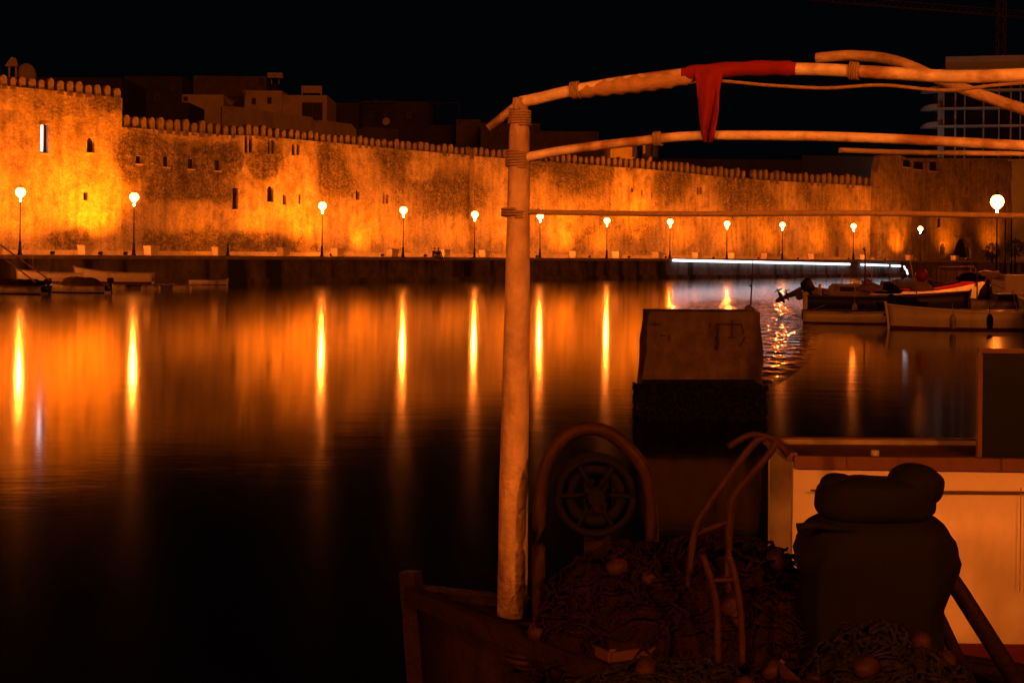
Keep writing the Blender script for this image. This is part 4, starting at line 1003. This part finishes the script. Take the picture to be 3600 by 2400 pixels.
mb = MB(); pbox(mb, 2232, 520, 2315, 620, Zb + 5, 2); mb.build('rear_wall', 'house_dark', root)
for x in (2232, 2278, 2304): mb = MB(); pbox(mb, x - 8, 508, x + 8, 552, Zb - .8, .5); mb.build('merlon', 'house_dark', root)
li = bpy.data.lights.new('flood_beam', 'SPOT'); li.energy = 1400; li.color = SODIUM; li.spot_size = R(70); li.spot_blend = 1; li.shadow_soft_size = .1
q = P(2190, 585, Zb - 9); fl = empty('floodlight', q, 0, 'small floodlight hidden behind the battlements, lighting the little crenellated wall', 'floodlight')
mb = MB(); mb.box((0, 0, 0), (.35, .2, .3), bevel=.03); mb.build('housing', 'iron', fl)
lo = bpy.data.objects.new('flood_beam', li); col.objects.link(lo); lo.location = q + Vector((0, .3, .2)); aim(lo, P(2215, 525, Zb))
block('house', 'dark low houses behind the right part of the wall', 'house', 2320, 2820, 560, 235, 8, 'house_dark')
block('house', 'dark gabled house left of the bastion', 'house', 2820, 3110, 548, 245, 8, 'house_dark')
block('house', 'dim stub of wall beside the bright crenellated piece', 'house', 1990, 2146, 520, 212, 5, 'house_dim')

# ------------------------------------------------------------------ modern hotel block at right
def hotel():
    root = empty('hotel', (0, 0, 0), 0, 'tall modern concrete hotel block with curved balconies at the right edge', 'building')
    Z = 255
    def pt(x, y, k): return P(x, y, Z + k)
    # facade turned: left corner at x=3298, recedes to the right
    c0 = P(3298, 300, Z); W_ = 48.0; ang = R(-14)
    root.location = (c0.x, c0.y, QZ); root.rotation_euler.z = ang
    zt = P(3298, 245, Z).z - QZ
    mb = MB(); mb.box((W_ / 2, 9, zt / 2), (W_, 18, zt)); mb.build('core', 'hotel', root)
    fl = [P(3298, y, Z).z - QZ for y in (566, 506, 446, 384, 322, 250)]
    for k, z in enumerate(fl):
        mb = MB(); mb.box((W_ / 2, -.6, z), (W_ + .1, 1.25, .32)); mb.build('floor_slab', 'hotel', root)
    for a, b_ in zip(fl, fl[1:]):
        x_ = 1.0; j = 0
        while x_ < W_ - 1.5:
            wd = (2.0, 1.6, 3.2, 2.6)[j % 4]
            mb = MB(); mb.box((x_ + wd / 2, -.03, (a + b_) / 2), (wd - .3, .06, b_ - a - .55)); mb.build('window', 'hotel_glass', root)
            if j % 2 == 0: mb = MB(); mb.box((x_ - .05, -.5, (a + b_) / 2), (.16, .9, b_ - a - .34)); mb.build('fin', 'hotel', root)
            x_ += wd; j += 1
    for z in fl[1:5]:
        mb = MB(); prof = []
        n = 8; top = []; bot = []
        for k in range(n + 1):
            t = math.pi / 2 * k / n; top.append(mb.bm.verts.new((-3.0 * math.sin(t), .2 + 3.0 * (1 - math.cos(t)) * .8, z + .95 - .75 * math.sin(t) ** 3))); bot.append(mb.bm.verts.new((-3.0 * math.sin(t), .2 + 3.0 * (1 - math.cos(t)) * .8, z - .12)))
        for k in range(n): mb._f([bot[k], bot[k + 1], top[k + 1], top[k]])
        c1 = mb.bm.verts.new((0, 3, z - .12)); mb._f(bot + [c1]); mb.build('balcony', 'hotel', root)
    mb = MB(); mb.box((W_ / 2 + .5, 6, zt + 1.1), (W_ - 1.5, 13, 2.2)); mb.build('roof_storey', 'hotel', root)
    # white lamp added out of sight behind the bastion to light the facade
    li = bpy.data.lights.new('hotel_fill_light', 'POINT'); li.energy = 420; li.color = (1.0, .82, .72); li.shadow_soft_size = .3
    q = root.location + Vector((-5, -13, 12)); lr = empty('hotel_fill_lamp', Vector((q.x, q.y, QZ)), 0, 'tall white lamp added out of sight behind the bastion to light the hotel', 'lamp')
    mb = MB(); mb.tube([(0, 0, 0), (0, 0, 11.6)], [.12, .06], 8); mb.build('pole', 'iron', lr)
    mb = MB(); mb.box((0, 0, 11.6), (.5, .3, .12), bevel=.02); mb.build('lamp_head', 'iron', lr)
    lo = bpy.data.objects.new('hotel_fill_light', li); col.objects.link(lo); lo.location = q + Vector((0, -.1, .3))
hotel()
# tower crane
root = empty('tower_crane', (P(3517, 300, 300).x, 300, QZ), 0, 'tower crane with lattice mast and jib above the hotel roof', 'crane')
mb = MB(); ztop = P(3517, -60, 300).z - QZ; hw = .75
for sx in (-1, 1):
    for sy in (-1, 1): mb.tube([(sx * hw, sy * hw, 0), (sx * hw, sy * hw, ztop)], .07, 5)
z = 20.0; k = 0
while z < ztop - 1.5:
    for (a, b_) in (((-hw, -hw), (hw, -hw)), ((hw, -hw), (hw, hw)), ((hw, hw), (-hw, hw)), ((-hw, hw), (-hw, -hw))):
        if k % 2: a, b_ = b_, a
        mb.tube([(a[0], a[1], z), (b_[0], b_[1], z + 1.6)], .04, 4)
    z += 1.6; k += 1
mb.build('mast', 'crane', root)
mb = MB(); a = P(2850, 2, 292) - root.location; b_ = P(3680, 68, 302) - root.location; d = b_ - a; up = Vector((0, 0, 1)); sd = d.normalized().cross(up) * .6
for off in (sd, -sd, up * 1.3): mb.tube([a + off, b_ + off], .05, 4)
nn = 34
for k in range(nn):
    p0, p1, pm = a + d * k / nn, a + d * (k + 1) / nn, a + d * (k + .5) / nn + up * 1.3
    mb.tube([p0 + sd, pm], .025, 3); mb.tube([pm, p1 + sd], .025, 3); mb.tube([p0 - sd, pm], .025, 3)
mb.build('jib', 'crane', root)

# ------------------------------------------------------------------ foreground: wooden fishing boat
ZF = 6.75
def ZC(x, back=0.0): return 6.70 / (1 + .577 * (x - 1800) / 5000) - back
def ZT(x): return 6.75 / (1 + .42 * max(0, x - 1830) / 5000)
fb = make_boat('wooden_fishing_boat', 8.6, 1.55, .95, .2, ('wood_dark', 'dark_red', 'wood_dark'), transom=False, rail='wood_dark', seats=0, deck=(.02, .98, 'wood_dark'), rail_w=.08)
bow = G(1478, 2070, 1.15)
fb.location = (bow.x + .866 * 4.33, bow.y - .5 * 4.33, 0); fb.rotation_euler.z = R(150)
tag(fb, 'dark wooden fishing boat heaped with gear in the foreground, tall pale mast at its bow', 'fishing boat')
def FL_(p): return fb.matrix_basis.inverted() @ p     # world -> boat space
def fpath(pts, Z): return [FL_(P(x, y, ZT(x) if Z == ZF else (Z[i] if isinstance(Z, list) else Z))) for i, (x, y) in enumerate(pts)]
def smooth_path(pts, n=8):
    out = []
    for i in range(len(pts) - 1):
        p0 = pts[max(i - 1, 0)]; p1 = pts[i]; p2 = pts[i + 1]; p3 = pts[min(i + 2, len(pts) - 1)]
        for k in range(n):
            t = k / n; out.append(.5 * ((2 * p1) + (p2 - p0) * t + (2 * p0 - 5 * p1 + 4 * p2 - p3) * t * t + (3 * p1 - p0 - 3 * p2 + p3) * t ** 3))
    out.append(pts[-1]); return out
bpy.context.view_layer.update()
mb = MB(); mb.tube(fpath([(1800, 2275), (1806, 1700), (1818, 1100), (1826, 470), (1828, 345)], ZF), [.075, .07, .062, .05, .035], 14); mb.build('mast', 'pole', fb)
mb = MB(); mb.tube(fpath([(1716, 452), (1827, 362)], ZF), [.02, .022], 8); mb.build('mast_brace', 'pole', fb)
mb = MB(); mb.tube(smooth_path(fpath([(1828, 360), (1900, 345), (2000, 322), (2200, 288), (2500, 252), (2800, 243), (3100, 256), (3350, 270), (3600, 264), (3900, 258)], ZF)), .028, 10); mb.build('awning_tube', 'tube', fb)
mb = MB(); mb.tube(smooth_path(fpath([(1815, 560), (2000, 526), (2250, 496), (2450, 478), (2800, 478), (3100, 487), (3400, 502), (3900, 528)], ZF)), .022, 10); mb.build('awning_tube', 'tube', fb)
mb = MB(); mb.tube(smooth_path(fpath([(2870, 205), (3000, 196), (3150, 215), (3330, 290), (3500, 352), (3800, 450)], [7.4, 7.3, 7.1, 6.9, 6.7, 6.5])), .028, 10); mb.build('awning_tube', 'pole', fb)
mb = MB(); mb.tube(smooth_path(fpath([(2950, 528), (3200, 536), (3500, 540), (3900, 545)], 6.9)), .013, 8); mb.build('awning_tube', 'pole', fb)
mb = MB(); mb.tube(smooth_path(fpath([(1818, 745), (2400, 752), (3000, 749), (3500, 757), (3900, 762)], ZF)), .012, 8); mb.build('mooring_line', 'rope', fb)
mb = MB(); mb.tube(smooth_path(fpath([(2080, 330), (2300, 305), (2500, 285), (2700, 300), (2900, 310), (3100, 300), (3320, 318), (3500, 300), (3700, 285)], ZF)), .008, 6); mb.build('lashing', 'rope', fb)
# legs that carry the tubes, off to the right and one by the mast
for x_, yt in ((3880, 262), (4300, 262)):
    mb = MB(); mb.tube(fpath([(x_, yt), (x_, 2150)], ZF), .028, 8); mb.build('awning_leg', 'tube', fb)
def wrap(a, b, rad, turns, name, m_):
    a, b = FL_(a), FL_(b); d = b - a; q = d.to_track_quat('Z', 'Y').to_matrix(); pts = []
    for k in range(turns * 12 + 1):
        t = k / (turns * 12); an = t * turns * 2 * math.pi; pts.append(a + d * t + q @ Vector((rad * math.cos(an), rad * math.sin(an), 0)))
    mb = MB(); mb.tube(pts, .006, 5); mb.build(name, m_, fb)
wrap(P(1827, 385, ZF), P(1826, 440, ZF), .052, 6, 'lashing', 'rope'); wrap(P(1821, 530, ZF), P(1820, 590, ZF), .055, 6, 'lashing', 'rope'); wrap(P(1811, 735, ZF), P(1810, 765, ZF), .062, 3, 'lashing', 'rope')
wrap(P(2010, 320, ZT(2010)), P(2040, 316, ZT(2040)), .038, 4, 'lashing', 'rope'); wrap(P(2985, 249, ZT(2985)), P(3020, 251, ZT(3020)), .036, 4, 'lashing', 'rope'); wrap(P(2300, 490, ZT(2300)), P(2325, 488, ZT(2325)), .03, 4, 'lashing', 'rope')
mb = MB(); mb.lathe([(.085, 0), (.085, .03), (.075, .05), (.075, .1)], 14); o = mb.build('mast_collar', 'iron', fb); o.location = FL_(P(1800, 2270, ZF))
# rolled canvas lashed under the upper tube
mb = MB(); pts = smooth_path(fpath([(2010, 332), (2150, 306), (2300, 290), (2440, 276)], ZF)); n_ = len(pts)
mb.tube(pts, [.02 + .022 * math.sin(math.pi * k / (n_ - 1)) + .005 * math.sin(k * 2.1) for k in range(n_)], 10); mb.build('rolled_canvas', 'canvas', fb)
# red cloth
def ribbon_cloth(rows, name, m_, label, cat):
    mb = MB(); prev = None
    for (xl, xr, y, wob) in rows:
        cur = []
        for k in range(9):
            t = k / 8; x = xl + (xr - xl) * t
            cur.append(mb.bm.verts.new(P(x, y, ZT(x) - .035 + wob * .03 * math.sin(t * 9 + y * .02))))
        if prev:
            for k in range(8): f = mb._f([prev[k], prev[k + 1], cur[k + 1], cur[k]]); f.smooth = True
        prev = cur
    o = mb.build(name, m_); sm = o.modifiers.new('thick', 'SOLIDIFY'); sm.thickness = .004; tag(o, label, cat); return o
ribbon_cloth([(2440, 2545, 243 + 0, .2), (2444, 2540, 270, .5), (2450, 2530, 320, 1), (2456, 2528, 380, 1), (2462, 2522, 430, 1.1), (2468, 2512, 470, 1), (2476, 2504, 500, .8)], 'red_cloth', 'cloth_red', 'red cloth strip hanging from the upper awning tube', 'cloth')
mb = MB(); mb.tube(smooth_path([P(x, y, ZT(x)) for x, y in ((2400, 262), (2480, 252), (2600, 243), (2720, 240), (2800, 243))]), [.03] * 3 + [.034 + .002 * math.sin(k * .8) for k in range(27)] + [.03] * 3, 10)
o = mb.build('red_wrap', 'cloth_red'); tag(o, 'red cloth wound round the upper awning tube', 'cloth')
# gear on the deck : hoops, reel, crates, nets
def fempty(name, x, y, Z, label, cat): return empty(name, P(x, y, Z), 0, label, cat)
root = fempty('net_hauler', 2070, 1660, ZC(2070), 'round net hauler wheel with a curved guard, behind the mast', 'net hauler')
zd = 0.98 - root.location.z
mb = MB()
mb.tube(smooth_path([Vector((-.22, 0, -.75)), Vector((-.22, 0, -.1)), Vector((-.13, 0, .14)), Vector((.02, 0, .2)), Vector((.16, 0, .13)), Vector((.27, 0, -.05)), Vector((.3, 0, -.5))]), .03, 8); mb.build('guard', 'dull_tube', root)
mb = MB(); c_ = Vector((.03, 0, -.1)); ring = lambda r_, y_: [c_ + Vector((r_ * math.cos(k * math.pi / 14), y_, r_ * math.sin(k * math.pi / 14))) for k in range(29)]
mb.tube(ring(.17, -.05), .018, 6); mb.tube(ring(.17, .05), .018, 6); mb.tube(ring(.12, 0), .03, 6)
for k in range(6): a_ = k * math.pi / 3; mb.tube([c_, c_ + Vector((.17 * math.cos(a_), -.05, .17 * math.sin(a_)))], .012, 5)
mb.tube([c_ + Vector((0, -.1, 0)), c_ + Vector((0, .1, 0))], .04, 10); mb.build('drum', 'rubber', root)
mb = MB(); mb.box((.05, .12, zd / 2 - .02), (.12, .1, abs(zd)), bevel=.01); mb.build('post', 'wood_dark', root)
root = fempty('folding_frame', 2620, 1800, ZC(2620, .1), 'bent tube frame leaning over the nets amidships', 'tube frame')
def rel(x, y, Z=0): return P(x, y, ZC(2620, .1) if not Z else ZC(2520, .5)) - root.location
mb = MB(); mb.tube(smooth_path([rel(2420, 2060), rel(2440, 1880), rel(2480, 1790), rel(2640, 1570), rel(2690, 1540)]), .016, 8); mb.tube(smooth_path([rel(2560, 2080), rel(2565, 1820), rel(2590, 1730), rel(2700, 1600), rel(2730, 1550)]), .016, 8)
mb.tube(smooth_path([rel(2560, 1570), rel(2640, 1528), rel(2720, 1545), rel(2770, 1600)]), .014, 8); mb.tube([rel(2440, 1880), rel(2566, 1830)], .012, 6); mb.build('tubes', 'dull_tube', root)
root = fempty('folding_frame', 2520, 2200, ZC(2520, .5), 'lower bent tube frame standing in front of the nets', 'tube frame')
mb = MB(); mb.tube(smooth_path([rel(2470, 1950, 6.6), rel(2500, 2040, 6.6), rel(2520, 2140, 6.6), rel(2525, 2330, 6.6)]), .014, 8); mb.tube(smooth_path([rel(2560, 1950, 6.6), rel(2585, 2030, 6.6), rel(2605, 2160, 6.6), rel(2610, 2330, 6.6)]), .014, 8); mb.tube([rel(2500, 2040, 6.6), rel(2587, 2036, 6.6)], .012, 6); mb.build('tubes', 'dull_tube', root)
for k, (x, y, Z, sx, sy, sz, m_, lab) in enumerate((
    (2220, 2060, ZC(2220), .5, .34, .56, 'net', 'tall brown heap of fishing net right of the mast'),
    (2520, 2080, ZC(2520, -.12), .55, .34, .64, 'net', 'middle heap of reddish brown net, highest in the boat'),
    (2330, 2280, ZC(2330, .5), .45, .25, .22, 'net_green', 'low dark net heap near the front gunwale, left'),
    (2830, 2100, ZC(2830, -.1), .45, .34, .52, 'net', 'brown net heap behind the dark engine cover'),
    (2760, 2320, ZC(2760, .5), .45, .25, .22, 'net', 'low reddish net heap at the front gunwale, centre'),
    (3090, 2340, ZC(3090, .15), .38, .3, .42, 'net_green', 'dark net heap under the engine cover at right'),
    (2060, 2240, ZC(2060, .1), .3, .22, .16, 'net', 'small net heap at the foot of the mast'))):
    q = P(x, y, Z); mb = MB(); mb.blob((0, 0, 0), (sx * .92, sy * .92, sz * .9), 4, .22, 1.4, 50 + k * 3.3)
    rg = random.Random(90 + k)
    def surf(th, ph, lift=1.0):
        v = Vector((math.cos(ph) * math.cos(th), math.cos(ph) * math.sin(th), math.sin(ph))); n_ = noise.fractal(v * 1.4 + Vector((50 + k * 3.3, (50 + k * 3.3) * 1.7, -(50 + k * 3.3))), 1.0, 2.0, 4)
        v = v * (1 + .22 * n_) * lift; return Vector((v.x * sx * .93, v.y * sy * .93, v.z * sz * .92))
    for c_ in range(110):
        th, ph = rg.uniform(0, 6.28), rg.uniform(.0, 1.5); dt, dp = rg.uniform(-.16, .16), rg.uniform(-.12, .12); pts = []
        for u in range(16):
            th += dt + rg.uniform(-.09, .09); ph = max(-.05, min(1.5, ph + dp + rg.uniform(-.08, .08))); dp *= .9; pts.append(surf(th, ph, rg.uniform(1.0, 1.07)))
        mb.tube(smooth_path(pts, 3), rg.choice((.005, .007, .011)), 4)
    o = mb.build('net_heap', m_); o.location = (q.x, q.y, .93); tag(o, lab, 'net', 'nets heaped in the foreground boat')
    for c_ in range(4 if sx > .35 else 2):
        th, ph = rg.uniform(3.4, 6.0), rg.uniform(.3, 1.2); mb = MB(); mb.lathe([(.012, -.05), (.035, -.035), (.042, 0), (.035, .035), (.012, .05)], 10); f_ = mb.build('float', 'dull_tube', o); f_.location = surf(th, ph, 1.07); f_.rotation_euler = (rg.uniform(0, 3), rg.uniform(0, 3), 0)
root = fempty('covered_winch', 3070, 1740, ZC(3070), 'black winch wrapped in a crumpled dark cover, at the right of the boat', 'winch')
def crumple(mb, amp, seed):
    for v in mb.bm.verts:
        n1 = 1 - abs(noise.noise(v.co * 3.2 + Vector((seed, 0, 0)))) * 2; n2 = noise.fractal(v.co * 5 + Vector((0, seed, 0)), 1, 2, 4)
        fold = math.sin(math.atan2(v.co.y, v.co.x) * 9 + 4 * noise.noise(v.co * 2.5)) * .5
        k = 1 + amp * (.8 * n1 + .6 * n2 + fold * min(1, max(0, -v.co.z * 2))); v.co = Vector((v.co.x * k, v.co.y * k, v.co.z + amp * .12 * n2))
mb = MB(); mb.rbox((.0, 0, -.02), (.46, .27, .19), 3.0, 22); mb.rbox((.16, 0, .045), (.2, .22, .17), 2.4, 18); mb.rbox((-.14, .02, .03), (.14, .16, .12), 2.4, 14); crumple(mb, .12, 2.0); mb.build('cowling', 'rubber', root)
mb = MB(); mb.rbox((.02, .03, -.48), (.66, .42, .82), 3.4, 30, .62); crumple(mb, .16, 7.0); mb.build('cover', 'rubber', root)
mb = MB(); mb.tube([(-.1, -.12, -.12), (-.28, -.14, -.1), (-.34, -.14, -.11)], [.016, .014, .02], 6); mb.build('handle', 'rubber', root)
mb = MB(); a = P(3170, 1790, 6.1); b_ = P(3590, 2420, 5.9); mb.tube([Vector((0, 0, 0)), (b_ - a) * .5 + Vector((0, 0, .02)), b_ - a], .038, 8); o = mb.build('dark_spar', 'wood_dark'); o.location = a; tag(o, 'dark spar slanting down across the cream hull at right', 'spar')
mb = MB(); a = P(3175, 1900, 6.05); b_ = P(3420, 2420, 5.9); mb.tube([Vector((0, 0, 0)), b_ - a], .028, 8); o = mb.build('dark_spar', 'wood_dark'); o.location = a; tag(o, 'shorter dark spar leaning below the longer one at right', 'spar')
for k, (x, y, Z, lab) in enumerate(((2960, 2320, 5.75, 'brown fish crate at the front gunwale, right of centre'), (2230, 2240, 6.2, 'brown fish crate right of the mast foot'))):
    root = empty('fish_crate', Vector((P(x, y, Z).x, Z, .94)), R(8 + 20 * k), lab, 'crate')
    mb = MB(); mb.box((0, 0, .01), (.42, .3, .02))
    for sg in (-1, 1):
        for zz in (.05, .11, .17): mb.box((0, sg * .15, zz), (.42, .015, .04)); mb.box((sg * .2175, 0, zz), (.015, .285, .04))
        for s2 in (-1, 1): mb.box((sg * .2, s2 * .138, .1), (.03, .008, .2))
    mb.build('basket', 'crate', root)
# coil of rope at the bow
mb = MB(); pts = []
for k in range(140):
    t = k / 140 * 2 * math.pi * 7; r = .16 + .02 * math.sin(k * .7) - .003 * (k / 20); pts.append(Vector((r * math.cos(t), r * math.sin(t), .015 + .0009 * k)))
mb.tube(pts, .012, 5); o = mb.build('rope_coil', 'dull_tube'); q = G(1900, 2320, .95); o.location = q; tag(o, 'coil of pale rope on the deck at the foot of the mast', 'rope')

# ------------------------------------------------------------------ cream hulled boat behind it
cb = make_boat('long_boat', 9.0, 1.1, 1.43, .08, ('white_hull', 'dark_red', 'dull_hull'), rail='brown_rail', rail_w=.085, seats=0, deck=(.0, .98, 'brown_rail'), draft=.35)
q = P(2800, 1575, 9.6); cb.location = (q.x + 4.5, 9.6 + .55 + .02, 0); tag(cb, 'large cream hulled boat with a brown rub rail, behind the nets at right', 'boat')
mb = MB(); mb.beam((-4.4, -.565, 1.22), (1.2, -.565, 1.22), .02, .012); mb.build('groove', 'brown_rail', cb)
wx = P(3472, 1400, 9.75).x - cb.location.x
mb = MB(); mb.box((wx + 1.6, -.28, 1.4 + .37), (3.2, .02, .74)); ws = mb.build('windscreen', 'hotel_glass', cb)
mb = MB(); mb.box((wx + 1.6, -.28, 2.155), (3.24, .04, .03)); mb.box((wx - .01, -.28, 1.77), (.03, .04, .72)); mb.build('trim', 'brown_rail', ws)
mb = MB()
for k in range(9): mb.box((-4.0 + k * 1.02, -.566, .9), (.006, .012, .7))
mb.build('seam', 'dull_hull', cb)
mb = MB()
for k in range(4): mb.tube([(-3.9 + k * 1.6, -.3, 1.4), (-3.9 + k * 1.6, -.3, 1.46)], .03, 8)
mb.build('cleat', 'motor_grey', cb)
# near quay where the photographer stands, with its lamps behind the camera
mb = MB(); mb.box((0, -9.5, -.45), (120, 14.0, 3.3)); tag(mb.build('near_quay', 'quay'), kind='structure')
for k, (x, y, lab) in enumerate(((-6.5, -4, 'lit street lamp on the near quay behind the viewer, to the left'), (4.2, -3.4, 'lit street lamp on the near quay behind the viewer, to the right'), (-16, -5.5, 'lit street lamp on the near quay behind the viewer, far to the left'), (24, -5.5, 'lit street lamp on the near quay, far to the right'))):
    o = copy_tree(lamp0); o.location = (x, y, 1.2); o.scale = (1, 1, 1.1); tag(o, lab, 'street lamp', 'street lamps on the near quay')

mb = MB(); mb.box((-50, 80, -.85), (22, 34, 3.3)); tag(mb.build('added_jetty', 'quay'), kind='structure')  # unseen platform, added to carry the lamp that lights the left boats
o = copy_tree(lamp0); o.location = (-39.6, 86, .8); tag(o, 'street lamp added to light the left boats, on an unseen platform just outside the left edge of the view', 'street lamp')
